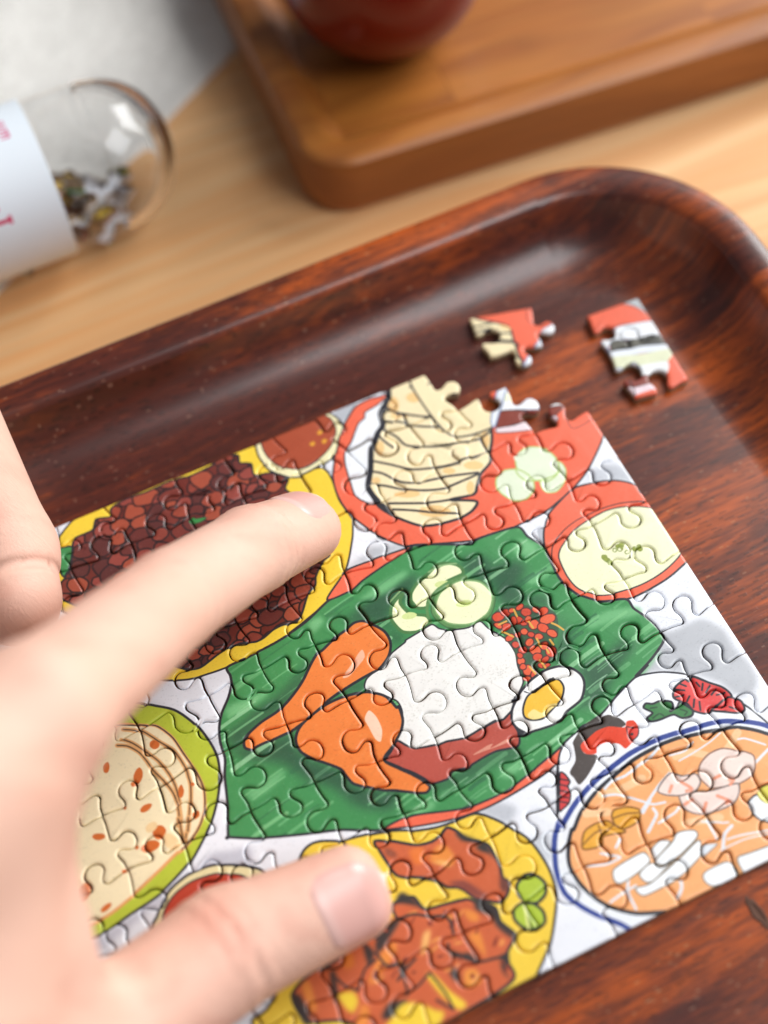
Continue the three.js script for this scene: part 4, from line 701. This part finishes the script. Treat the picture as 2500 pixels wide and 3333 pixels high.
// a card piece: printed face with a rolled edge, greyboard sides. Centred at its cell; returns [geometry, centre]
function pieceGeometry(i, j) {
  const loop = [...side('H', i, j).slice(0, -1), ...side('V', i + 1, j).slice(0, -1), ...side('H', i, j + 1).slice(1).reverse(), ...side('V', i, j).slice(1).reverse()];
  const n = loop.length, [ax, az] = corner(i, j), [bx, bz] = corner(i + 1, j + 1), cx = (ax + bx) / 2, cz = (az + bz) / 2;
  const out = loop.map((p, k) => {
    const a = loop[(k + n - 1) % n], b = loop[(k + 1) % n];
    let ux = p[0] - a[0], uz = p[1] - a[1], vx = b[0] - p[0], vz = b[1] - p[1];
    const lu = Math.hypot(ux, uz) || 1, lv = Math.hypot(vx, vz) || 1;
    let nx = uz / lu + vz / lv, nz = -(ux / lu + vx / lv);
    const l = Math.hypot(nx, nz) || 1, miter = Math.min(2 / Math.max(l, 0.2), 1.35);
    return [nx / l, nz / l, miter];
  });
  const prof = [[0.12, -0.8, 1.0], [0.128, -0.42, 0.94], [0.16, -0.20, 0.74], [0.27, -0.075, 0.42], [0.44, -0.02, 0.17], [0.62, 0, 0.03]];
  const pos = [], nor = [], uv = [], idx = [], top = [];
  prof.forEach(([inset, y, tilt]) => loop.forEach((p, k) => {
    const [nx, nz, m] = out[k], x = p[0] - nx * inset * m, z = p[1] - nz * inset * m, h = Math.sqrt(1 - Math.min(tilt, 0.98) ** 2);
    pos.push(x - cx, y, z - cz); nor.push(nx * tilt, h, nz * tilt); uv.push((x + PW) / PW, 1 - z / PH);
  }));
  for (let r = 0; r + 1 < prof.length; r++) for (let k = 0; k < n; k++) { const a = r * n + k, b = r * n + (k + 1) % n; idx.push(a, a + n, b, b, a + n, b + n); }
  const base = (prof.length - 1) * n, ring = []; for (let k = 0; k < n; k++) ring.push(new THREE.Vector2(pos[(base + k) * 3], pos[(base + k) * 3 + 2]));
  for (const [a, b, c] of THREE.ShapeUtils.triangulateShape(ring, [])) top.push(base + a, base + c, base + b);
  // make every top triangle face up
  for (let k = 0; k < top.length; k += 3) {
    const [a, b, c] = [top[k], top[k + 1], top[k + 2]], area = (pos[b * 3] - pos[a * 3]) * (pos[c * 3 + 2] - pos[a * 3 + 2]) - (pos[c * 3] - pos[a * 3]) * (pos[b * 3 + 2] - pos[a * 3 + 2]);
    area > 0 ? idx.push(a, c, b) : idx.push(a, b, c);
  }
  const printed = idx.length, wall = pos.length / 3;
  for (const y of [-0.8, -THICK]) loop.forEach((p, k) => { const [nx, nz, m] = out[k]; pos.push(p[0] - nx * 0.12 * m - cx, y, p[1] - nz * 0.12 * m - cz); nor.push(nx, 0, nz); uv.push(p[0] * 0.1, y); });
  for (let k = 0; k < n; k++) { const a = wall + k, b = wall + (k + 1) % n; idx.push(a, b, a + n, b, b + n, a + n); }
  const g = geo(pos, idx, uv, nor);
  const foot = pos.length / 3;
  g.addGroup(0, printed, 0); g.addGroup(printed, idx.length - printed, 1);
  g.scale(MM, MM, MM);
  return [g, cx, cz];
}
const puzzle = thing('jigsaw_puzzle', 'nearly finished jigsaw puzzle printed with bowls of food in the dark tray', 'jigsaw puzzle', [-76, -THICK, 51]);
const missing = new Set(['13,0', '14,0', '14,1']);
const cards = [M.print, M.board];
function card(i, j, parent) {
  const [g, cx, cz] = pieceGeometry(i, j), m = new THREE.Mesh(g, cards);
  m.name = numbered('puzzle_piece'); m.castShadow = m.receiveShadow = true;
  if (parent) parent.add(m);
  return [m, cx, cz];
}
for (let j = 0; j < 10; j++) for (let i = 0; i < 15; i++) {
  if (missing.has(i + ',' + j)) continue;
  const [m, cx, cz] = card(i, j, puzzle), r = (s) => hash(i, j, s) - 0.5;
  m.position.set((cx + 76 + r(1) * 0.17) * MM, (THICK + (Math.abs(r(2)) * 2) ** 2.2 * 0.42) * MM, (cz - 51 + r(3) * 0.17) * MM);
  m.rotation.set(r(4) * 0.03, r(5) * 0.01, r(6) * 0.034);
}
// the loose ones: turned by a, the print's point (x, z) lands at R(x, z) + t
function loose(name, label, category, cells, a, [tx, tz]) {
  const c = Math.cos(a), s = Math.sin(a), [ox, oz] = corner(cells[0][0], cells[0][1]);
  const o = thing(name, label, category, [ox * c - oz * s + tx, -THICK, ox * s + oz * c + tz]);
  o.rotation.y = -a;
  for (const [i, j] of cells) { const [m, cx, cz] = card(i, j, o); m.position.set((cx - ox) * MM, THICK * MM, (cz - oz) * MM); }
  return o;
}
loose('loose_puzzle_piece', 'single loose puzzle piece, red with cream corner, lying near the pancake stack', 'puzzle piece', [[13, 0]], 14.29 * Math.PI / 180, [11.9, -2.05]);
loose('joined_puzzle_pieces', 'two joined loose puzzle pieces with red, white and black print near the tray corner', 'puzzle pieces', [[14, 0], [14, 1]], 3 * Math.PI / 180, [20.1, 2.2]);

// ---------- table, cloth ----------
structure('table_top', new THREE.BoxGeometry(1400, 30, 1000, 1, 1, 1).translate(0, -LIFT - 15, -120), M.oak);
{
  const g = scene.getObjectByName('table_top').geometry, p = g.attributes.position, uv = g.attributes.uv;
  for (let k = 0; k < p.count; k++) uv.setXY(k, (p.getX(k) + 0.21) / 0.41, (p.getZ(k) + 0.3) / 0.394);
}
{
  // one straight hem in view: it runs under the tube from beside the teak tray; the cloth lies behind it
  const O = [-14, -104.6], e = [-0.861, 0.508], b = [-0.32, -0.947], pos = [], uv = [], idx = [], N = 80;
  const height = (u, w) => 1.15 * smooth(w, -0.05, 1.3) ** 0.5 + 3.4 * fbm(u * 0.022, w * 0.03, 4) * smooth(w, 6, 60);
  for (let p = 0; p <= N; p++) for (let q = 0; q <= N; q++) {
    const u = 190 * (p / N) ** 1.5, w = 170 * (q / N) ** 1.9;
    pos.push(O[0] + e[0] * u + b[0] * w * -0.08, -LIFT + 0.05 + height(u, w), O[1] + e[1] * u + b[1] * w); uv.push(u / 36, w / 36);
    if (p < N && q < N) { const k = p * (N + 1) + q; idx.push(k, k + N + 1, k + 1, k + 1, k + N + 1, k + N + 2); }
  }
  const cloth = thing('linen_cloth', 'pale grey linen cloth lying flat under the clear tube', 'cloth', [-60, -LIFT, -130]);
  const g = geo(pos, idx, uv);
  if (g.attributes.normal.getY(1000) < 0) { const A = g.index.array; for (let k = 0; k < A.length; k += 3) { const s = A[k]; A[k] = A[k + 1]; A[k + 1] = s; } g.computeVertexNormals(); }
  part('cloth', g, M.linen, cloth);
}

// ---------- the dark tray ----------
{
  const tray = thing('dark_tray', 'dark rosewood tray with a rounded rim holding the jigsaw puzzle', 'tray', [-110, -LIFT, 82]);
  const X0 = -262, Z0 = -24.5, X1 = 41.2, Z1 = 188, R = 31, uvOf = (p) => [(p[0] - X0) / 305.7, (p[2] - Z0) / 213.7];
  const rings = (list) => list.map(([inset, y]) => roundRect(X0, Z0, X1, Z1, R, y, inset));
  const rim = [[0.5, 2], [0.15, 5], [0, 8.4], [0.06, 9.5], [0.3, 9.95], [0.8, 10.15], [2.4, 10.2], [4.4, 10.0], [5.6, 9.6], [6.3, 9.1], [6.8, 8.3]];
  const bowl = [[6.8, 8.3], [7.3, 7.0], [8.0, 5.4], [8.9, 3.75], [10.1, 2.35], [11.6, 1.05], [13.3, -0.02], [15.1, -0.82], [16.9, -1.36], [18.7, -1.69], [20.6, -THICK]];
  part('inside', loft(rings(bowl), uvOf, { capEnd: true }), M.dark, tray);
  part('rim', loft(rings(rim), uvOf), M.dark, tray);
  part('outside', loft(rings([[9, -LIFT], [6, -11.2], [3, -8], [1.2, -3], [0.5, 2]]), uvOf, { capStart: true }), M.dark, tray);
  // a splintered chip in the floor, its dark hollow ringed by raised fibres
  const chip = part('chip', (() => {
    const pos = [], idx = [], N = 22, rr = [[0, -0.02], [0.55, -0.02], [0.8, 0.05], [1, 0.16], [1.18, 0.12], [1.45, 0.012]];
    for (const [r, y] of rr) for (let k = 0; k < N; k++) { const a = k / N * 6.2832, w = 0.85 + 0.3 * hash(k, 3, 5); pos.push(-20.2 + 0.62 * r * w * Math.cos(a) + 0.2 * r * Math.sin(a), -THICK + 0.03 + y, 107.6 + 1.9 * r * w * Math.sin(a)); }
    for (let j = 0; j + 1 < rr.length; j++) for (let k = 0; k < N; k++) { const a = j * N + k, b = j * N + (k + 1) % N; idx.push(a, b, a + N, b, b + N, a + N); }
    return geo(pos, idx, pos.flatMap((_, k) => (k % 3 ? [] : [0, 0])));
  })(), new THREE.MeshStandardMaterial({ name: 'torn_wood', color: S('#5a3d30'), roughness: 0.9 }), tray);
}

// ---------- the teak tray and what stands on it ----------
const TURN = [-22, -49.5, 4.5 * Math.PI / 180];
{
  const tray = thing('teak_tray', 'golden brown teak serving tray with a low raised rim under the red bowl', 'tray', [80, -LIFT, -150]);
  const T = 2.6, X1 = 210, Z0 = -250, R = 10, mk = ([inset, y]) => roundRect(-22, Z0, X1, -49.5, R, y, inset, TURN);
  const uvOf = (p) => [(p[0] + 30) / 128, (p[2] + p[1]) / 128];
  part('body', loft([[1.4, -LIFT], [0.6, -11.2], [0, -9.5], [0, 0.6], [0.3, 1.6]].map(mk), uvOf, { capStart: true }), M.teak[2], tray);
  const rim = part('rim', loft([[0.3, 1.6], [1, 2.3], [2, T], [5.2, T], [6.4, T - 0.25], [7.6, T - 1.2], [9, T - 2.6], [10.4, T - 3.1]].map(mk), uvOf), M.teak[1], tray);
  // floor of glued staves, each its own board with a fine joint
  const c = Math.cos(TURN[2]), s = Math.sin(TURN[2]), f = (x, z) => [-22 + x * c - z * s, -49.5 + x * s + z * c];
  for (const [k, [x0, x1, z0, z1]] of [[9.4, 34, -30, -9.4], [34.1, 120, -30, -9.4], [120.1, 222, -30, -9.4], [9.4, 78, -52, -30.1], [78.1, 222, -52, -30.1], [9.4, 30, -191, -52.1], [30.1, 222, -191, -52.1]].entries()) {
    const g = new THREE.BoxGeometry(x1 - x0, 4, z1 - z0).translate((x0 + x1) / 2, T - 2.95 - 2, (z0 + z1) / 2), p = g.attributes.position, uv = g.attributes.uv;
    for (let q = 0; q < p.count; q++) { const [x, z] = f(p.getX(q), p.getZ(q)); uv.setXY(q, (p.getX(q) + k * 37) / 128, (p.getZ(q) + k * 53) / 128); p.setXYZ(q, x, p.getY(q), z); }
    g.computeVertexNormals();
    part('stave', g, M.teak[[0, 1, 0, 1, 0, 0, 1][k]], tray);
  }
}
{
  const y0 = -0.35, bowl = thing('red_bowl', 'dark red lacquered round bowl standing on the teak tray', 'bowl', [8.6, y0, -82]);
  const prof = [[0, 0.2], [8.5, 0.2], [9, 0], [9.6, 0.1], [9.9, 1.6], [12, 2.6], [16, 5], [19.5, 8.5], [22.4, 13.5], [24, 19], [24.6, 26], [24.2, 34], [23.2, 40], [22.6, 42.5], [22, 42.8], [21.4, 42.2], [22.2, 34], [22.6, 26], [21.8, 18], [18, 10], [11, 5.4], [0, 4.4]].map(([r, y]) => new THREE.Vector2(r, y));
  part('body', new THREE.LatheGeometry(new THREE.SplineCurve(prof).getPoints(140).map((p) => new THREE.Vector2(Math.max(p.x * 0.89, 0), p.y)), 72).translate(8.6, y0, -82), M.lacquer, bowl);
}

// ---------- the clear tube with spare pieces ----------
const TUBE = { y: -LIFT + 1.6 + 15.2, z: -71, r: 15.2, end: -42.6 };
{
  const tube = thing('clear_tube', 'clear round-ended tube with a pale blue paper label, half on the linen cloth', 'tube', [-100, -LIFT + 1, TUBE.z]);
  const R = TUBE.r, dome = (r, l0, len, e, n = 28) => Array.from({ length: n + 1 }, (_, k) => { const a = k / n * Math.PI / 2; return [r * Math.sin(a) ** e, l0 + len * (1 - Math.cos(a))]; });
  const lathe = (q) => new THREE.LatheGeometry(q.map(([r, l]) => new THREE.Vector2(Math.max(r, 1e-4), -l)), 72).rotateZ(-Math.PI / 2).translate(TUBE.end, TUBE.y, TUBE.z);
  part('wall', lathe([...dome(R, 0, 14.4, 0.92), [R, 15], [R, 40], [R, 80], [R, 118]]), M.glass, tube);
  // the moulded round end is thick at its tip: one closed solid between an outer and an inner dome
  part('round_end', lathe([...dome(R - 0.3, 0.3, 14.1, 0.92), [R - 0.5, 14.7], ...dome(R - 0.9, 2.6, 12, 0.94).reverse()]), M.solid, tube);
  const lc = document.createElement('canvas'); lc.width = 1024; lc.height = 512;
  const q = lc.getContext('2d'); q.fillStyle = '#e8f0f8'; q.fillRect(0, 0, 1024, 512);
  // printed marks, a turn round the tube (in turns) and a distance along it from the label's edge (in mm)
  const mark = (turn, along, wide, long) => q.fillRect(turn * 1024 - wide * 5.3, along * 6.4, wide * 10.6, long * 6.4);
  q.fillStyle = '#d3557f';
  for (let k = 0; k < 6; k++) mark(0.732 + k * 0.0085, 4.1, 0.36, 1.7);
  mark(0.7405, 5.6, 2.0, 0.35); mark(0.766, 4.1, 2.0, 0.35);
  q.fillStyle = '#cf2058';
  for (const [u0, len] of [[0.893, 11.2], [0.924, 9.6]]) { mark(u0, len, 0.75, 5); mark(u0, len, 1.7, 0.5); }
  const lt = new THREE.CanvasTexture(lc); lt.colorSpace = THREE.SRGBColorSpace;
  const lab = new THREE.CylinderGeometry(R + 0.12, R + 0.12, 80, 72, 1, true).rotateZ(-Math.PI / 2).translate(-68 - 40, TUBE.y, TUBE.z);
  part('label', lab, new THREE.MeshStandardMaterial({ name: 'label_paper', map: lt, roughness: 0.6 }), tube);
}
{
  const spots = [];
  for (let k = 0; k < 9; k++) spots.push(k);
  spots.forEach((k) => {
    const row = k % 3, x = -60 - (k % 5) * 4.6 - hash(k, 1, 200) * 2.5, i = 5 + (k * 5) % 8, j = 2 + (k * 3) % 7;
    const low = TUBE.y - 13.2, off = (hash(k, 2, 201) - 0.5) * 11, lift = Math.abs(off) ** 2 / 27 + 1.4 + Math.floor(k / 6) * 2.2;
    const o = thing('spare_puzzle_piece', 'spare jigsaw piece in the jumbled heap inside the clear tube', 'puzzle piece', [x, low + lift + 1.5, TUBE.z + off + 1], 'spare puzzle pieces inside the tube');
    const [m] = card(i, j); m.name = 'puzzle_piece';
    o.add(m);
    o.rotation.set((hash(k, 3, 202) - 0.5) * 1.3 + off * 0.07, hash(k, 4, 203) * 6.28, (hash(k, 5, 204) - 0.5) * 1.1);
    if (hash(k, 6, 205) < 0.7) o.rotation.x += Math.PI;
  });
}

// ---------- the hand: bones as tapered capsules joined by smooth minima ----------
const v = (a) => V3(...a);
const bone = (a, b, ra, rb) => ({ a: v(a), d: v(b).sub(v(a)), l2: v(b).sub(v(a)).lengthSq(), ra, rb });
const smin = (a, b, k) => { const h = Math.max(k - Math.abs(a - b), 0) / k; return Math.min(a, b) - h * h * k * 0.25; };
const reach = (q, x, y, z) => {
  const px = x - q.a.x, py = y - q.a.y, pz = z - q.a.z, t = clamp((px * q.d.x + py * q.d.y + pz * q.d.z) / q.l2, 0, 1);
  return Math.hypot(px - q.d.x * t, py - q.d.y * t, pz - q.d.z * t) - (q.ra + (q.rb - q.ra) * t);
};
const chain = (p, r) => p.slice(1).map((b, k) => bone(p[k], b, r[k], r[k + 1]));
const J = {
  indexTip: [-55.2, 6.0, 22.4], indexDip: [-65.2, 15.2, 27.6], indexPip: [-80.5, 29.5, 38.0], indexMcp: [-101.7, 56.2, 59.4],
  thumbTip: [-73.4, 7.0, 81.4], thumbIp: [-92.8, 10.0, 81.8], thumbMcp: [-113.5, 15, 88], thumbCmc: [-133, 40, 92],
  wrist: [-170, 78, 92],
};
// finger ends are broader than deep: two parallel bones a little apart
const pair = (tip, joint, across, d, r, rj) => [1, -1].map((s) => bone(tip.map((q, k) => q + s * d * across[k]), joint.map((q, k) => q + s * d * 0.5 * across[k]), r, rj));
const index = [...pair(J.indexTip, J.indexDip, [0.574, 0.141, 0.807], 1.3, 5.3, 6.4), ...chain([J.indexDip, J.indexPip, J.indexMcp], [6.8, 7.3, 8.4])];
const thumb = [...pair(J.thumbTip, J.thumbIp, [0.03, -0.58, 0.81], 2.1, 5.1, 7.5), ...chain([J.thumbIp, J.thumbMcp, J.thumbCmc], [8.4, 9.4, 13])];
const middle = [...chain([[-122, 62, 44], [-101, 30, -13], [-100.6, 13.2, 9.6], [-101.8, 12, 17.2]], [10, 8.6, 8.2, 7.4])];
const ring = chain([[-136, 62, 38], [-122, 34, -14], [-121, 15, 8], [-121.5, 11, 16]], [10, 8.2, 7.8, 7]);
const little = chain([[-150, 58, 36], [-139, 36, -4], [-137, 17, 11], [-136.5, 10, 18]], [9, 7.2, 6.8, 6.1]);
const palm = [
  bone([-136, 62, 40], [-174, 80, 88], 11, 22), bone([-150, 58, 38], [-176, 78, 84], 10, 20),
  bone(J.indexMcp, J.wrist, 8, 22), bone(J.thumbCmc, J.wrist, 14, 20), bone([-122, 62, 46], J.wrist, 11, 22), bone([-132, 60, 34], [-175, 84, 80], 11, 20),
  bone([-108, 46, 62], [-116, 32, 78], 7, 7.2), bone([-116, 32, 78], [-118, 18, 87], 7.2, 8.6), bone([-112, 54, 66], [-124, 44, 82], 10, 12),
];
const all = (set, x, y, z, k) => { let f = 1e3; for (const q of set) f = smin(f, reach(q, x, y, z), k); return f; };
function handField(x, y, z) {
  let f = all(palm, x, y, z, 9);
  f = smin(f, all(index, x, y, z, 1.6), 3.5);
  f = smin(f, all(thumb, x, y, z, 2.2), 6);
  f = smin(f, all(middle, x, y, z, 2.2), 1.2);
  f = smin(f, all(ring, x, y, z, 2.2), 1);
  f = smin(f, all(little, x, y, z, 2), 1);
  // pads flatten where they press on the print
  const h = 0.12 - y, k = 1.6, s = Math.max(k - Math.abs(f - h), 0) / k;
  f = Math.max(f, h) + s * s * k * 0.25;
  return f;
}
// skin folds: grooves across a bone at parameter distance t from its start
const folds = [
  [J.indexDip, J.indexPip, -3.4, 0.2, 0.6], [J.indexDip, J.indexPip, -1.4, 0.3, 0.65], [J.indexDip, J.indexPip, 0.9, 0.2, 0.6], [J.indexPip, J.indexMcp, -1.6, 0.25, 1.2], [J.indexPip, J.indexMcp, 1.6, 0.25, 1.1],
  [J.thumbIp, J.thumbMcp, -2.6, 0.14, 0.9], [J.thumbIp, J.thumbMcp, -0.2, 0.32, 0.9], [J.thumbIp, J.thumbMcp, 2.6, 0.16, 0.9],
  [[-100.6, 13.2, 9.6], [-101.8, 12, 17.2], 5.2, 1.0, 0.75],
].map(([a, b, t, depth, w]) => ({ a: v(a), n: v(b).sub(v(a)).normalize(), t, depth, w }));
function skinField(x, y, z) {
  let f = handField(x, y, z);
  for (const q of folds) {
    const px = x - q.a.x, py = y - q.a.y, pz = z - q.a.z;
    if (px * px + py * py + pz * pz > 150) continue;
    const s = (px * q.n.x + py * q.n.y + pz * q.n.z - q.t) / q.w;
    f += q.depth * Math.exp(-s * s);
  }
  return f;
}
const gradient = (F, x, y, z, e = 0.25) => V3(F(x + e, y, z) - F(x - e, y, z), F(x, y + e, z) - F(x, y - e, z), F(x, y, z + e) - F(x, y, z - e)).normalize();
{
  const hand = thing('hand', 'left hand of a person pressing index finger and thumb on the jigsaw puzzle', 'hand', [-76, 0, 52]);
  const N = 150, C = [-118, 50, 46], H = 88, mc = new MarchingCubes(N, new THREE.MeshStandardMaterial(), false, false, 400000);
  mc.isolation = 0;
  const half = N / 2;
  for (let k = 0; k < N; k++) for (let j = 0; j < N; j++) for (let i = 0; i < N; i++) {
    const x = C[0] + (i - half) / half * H, y = C[1] + (j - half) / half * H, z = C[2] + (k - half) / half * H;
    mc.field[i + j * N + k * N * N] = i < 2 || j < 2 || k < 2 || i > N - 3 || j > N - 3 || k > N - 3 ? -5 : -handField(x, y, z);
  }
  mc.update();
  let g = new THREE.BufferGeometry();
  const n = mc.count ?? mc.geometry.drawRange.count, pos = new Float32Array(n * 3);
  for (let k = 0; k < n * 3; k++) pos[k] = mc.positionArray[k] * H + C[k % 3];
  g.setAttribute('position', new THREE.BufferAttribute(pos, 3));
  g = mergeVertices(g, 1e-3);
  const p = g.attributes.position, nor = [], col = [], uv = [];
  const skin = S('#e7b8a3'), pink = S('#dd9986'), red = S('#c67461'), pale = S('#ecc9b8');
  const blush = [[v([-56, 4, 22]), 9, 0.55, pink], [v([-83, 36, 31]), 3.4, 0.5, red], [v([-90, 42, 40]), 6, 0.3, pink], [v([-66, 20, 24]), 5, 0.3, pink], [v([-92.5, 17, 80]), 3.5, 0.5, red], [v([-95, 17, 84]), 8, 0.3, pink], [v([-78, 12, 74]), 9, 0.35, pink], [v([-101, 9, 22]), 6, 1.0, red], [v([-100, 44, 66]), 10, 0.25, pink]];
  const c = new THREE.Color(), q = V3(0, 0, 0);
  for (let k = 0; k < p.count; k++) {
    q.fromBufferAttribute(p, k);
    for (let s = 0; s < 3; s++) { const f = skinField(q.x, q.y, q.z), d = gradient(skinField, q.x, q.y, q.z); q.addScaledVector(d, -clamp(f, -1, 1)); }
    p.setXYZ(k, q.x, q.y, q.z);
    const d = gradient(skinField, q.x, q.y, q.z); nor.push(d.x, d.y, d.z);
    c.copy(skin).lerp(pale, 0.5 * fbm(q.x * 0.09 + 20, q.z * 0.09 + q.y * 0.06, 8));
    for (const [o, r, w, t] of blush) c.lerp(t, w * Math.exp(-q.distanceToSquared(o) / (r * r)) * (0.75 + 0.5 * fbm(q.x * 0.5, q.z * 0.5 + q.y, 3)));
    c.lerp(red, 0.20 * smooth(fbm(q.x * 0.35 + q.y * 0.2, q.z * 0.35, 14, 3), 0.5, 0.8));
    col.push(c.r, c.g, c.b); uv.push((q.x + q.y * 0.3) / 14, (q.z + q.y * 0.6) / 14);
  }
  g.setAttribute('normal', new THREE.Float32BufferAttribute(nor, 3)); g.setAttribute('color', new THREE.Float32BufferAttribute(col, 3)); g.setAttribute('uv', new THREE.Float32BufferAttribute(uv, 2));
  const lines = pixels(512, 512, (x, y, o) => { const a = fbm(x * 0.16, y * 0.045, 5, 3), b = fbm(x * 0.05, y * 0.18, 6, 3), d = noise(x * 0.4, y * 0.4, 7); o[0] = o[1] = o[2] = 255 * clamp(Math.min(Math.abs(a - 0.5), Math.abs(b - 0.5)) * 5 + 0.2 * d, 0, 1); }, false);
  const M1 = new THREE.MeshPhysicalMaterial({ name: 'skin', vertexColors: true, roughness: 0.6, bumpMap: lines, bumpScale: 0.00004, sheen: 0.1, sheenRoughness: 0.5, sheenColor: S('#ffd9c8') });
  const body = part('skin', g, M1, hand);
  // finger nails: plates that follow the finger, rounded at both ends, with a pale free edge
  const nailMat = new THREE.MeshPhysicalMaterial({ name: 'nail', vertexColors: true, roughness: 0.36, clearcoat: 0.35, clearcoatRoughness: 0.3 });
  function nail(at, along, up, length, width) {
    const a = v(along).normalize(), u = v(up); u.addScaledVector(a, -u.dot(a)).normalize();
    const b = V3(0, 0, 0).crossVectors(a, u), o = v(at), A = 22, B = 18, pos = [], col = [], idx = [], uvs = [], w = V3(0, 0, 0), dir = V3(0, 0, 0), bed = S('#e2afa5'), free = S('#f3e4da'), lun = S('#ebc4bb');
    for (let i = 0; i <= A; i++) for (let j = 0; j <= B; j++) {
      const s = i / A * 2 - 1, t = j / B * 2 - 1, k = Math.sqrt(Math.max(1 - Math.abs(s) ** 3.2 * (s > 0 ? 1 : 0.75), 0.02));
      const over = s > 0.8 ? (s - 0.8) * 0.5 : 0, turn = t * width * k;      // width: half the arc, in radians
      dir.copy(u).multiplyScalar(Math.cos(turn)).addScaledVector(b, Math.sin(turn));
      w.copy(o).addScaledVector(a, s * length / 2);
      for (let n = 0; n < 60; n++) { const f = handField(w.x, w.y, w.z); if (f > -0.02) break; w.addScaledVector(dir, Math.max(-f * 0.7, 0.02)); }
      const edge = Math.max(Math.abs(t) ** 6, s < 0 ? Math.abs(s) ** 10 : 0);
      w.addScaledVector(dir, 0.30 - 0.5 * edge).addScaledVector(a, over * 2);
      pos.push(w.x, w.y, w.z); uvs.push(i / A, j / B);
      const cc = bed.clone().lerp(lun, smooth(-s, 0.55, 0.8) * 0.7).lerp(free, smooth(s, 0.74, 0.84)); col.push(cc.r, cc.g, cc.b);
      if (i < A && j < B) { const q0 = i * (B + 1) + j; idx.push(q0, q0 + B + 1, q0 + 1, q0 + 1, q0 + B + 1, q0 + B + 2); }
    }
    const gg = geo(pos, idx, uvs); gg.setAttribute('color', new THREE.Float32BufferAttribute(col, 3));
    part('fingernail', gg, nailMat, hand);
  }
  nail([-73.4, 7.4, 81.4], [0.984, 0.02, -0.05], [-0.2, 0.80, 0.57], 12, 1.12);
  nail([-56.2, 6.8, 22.8], [0.70, -0.56, -0.40], [0.16, 0.95, -0.28], 9, 0.9);
}

renderer.render(scene, camera);
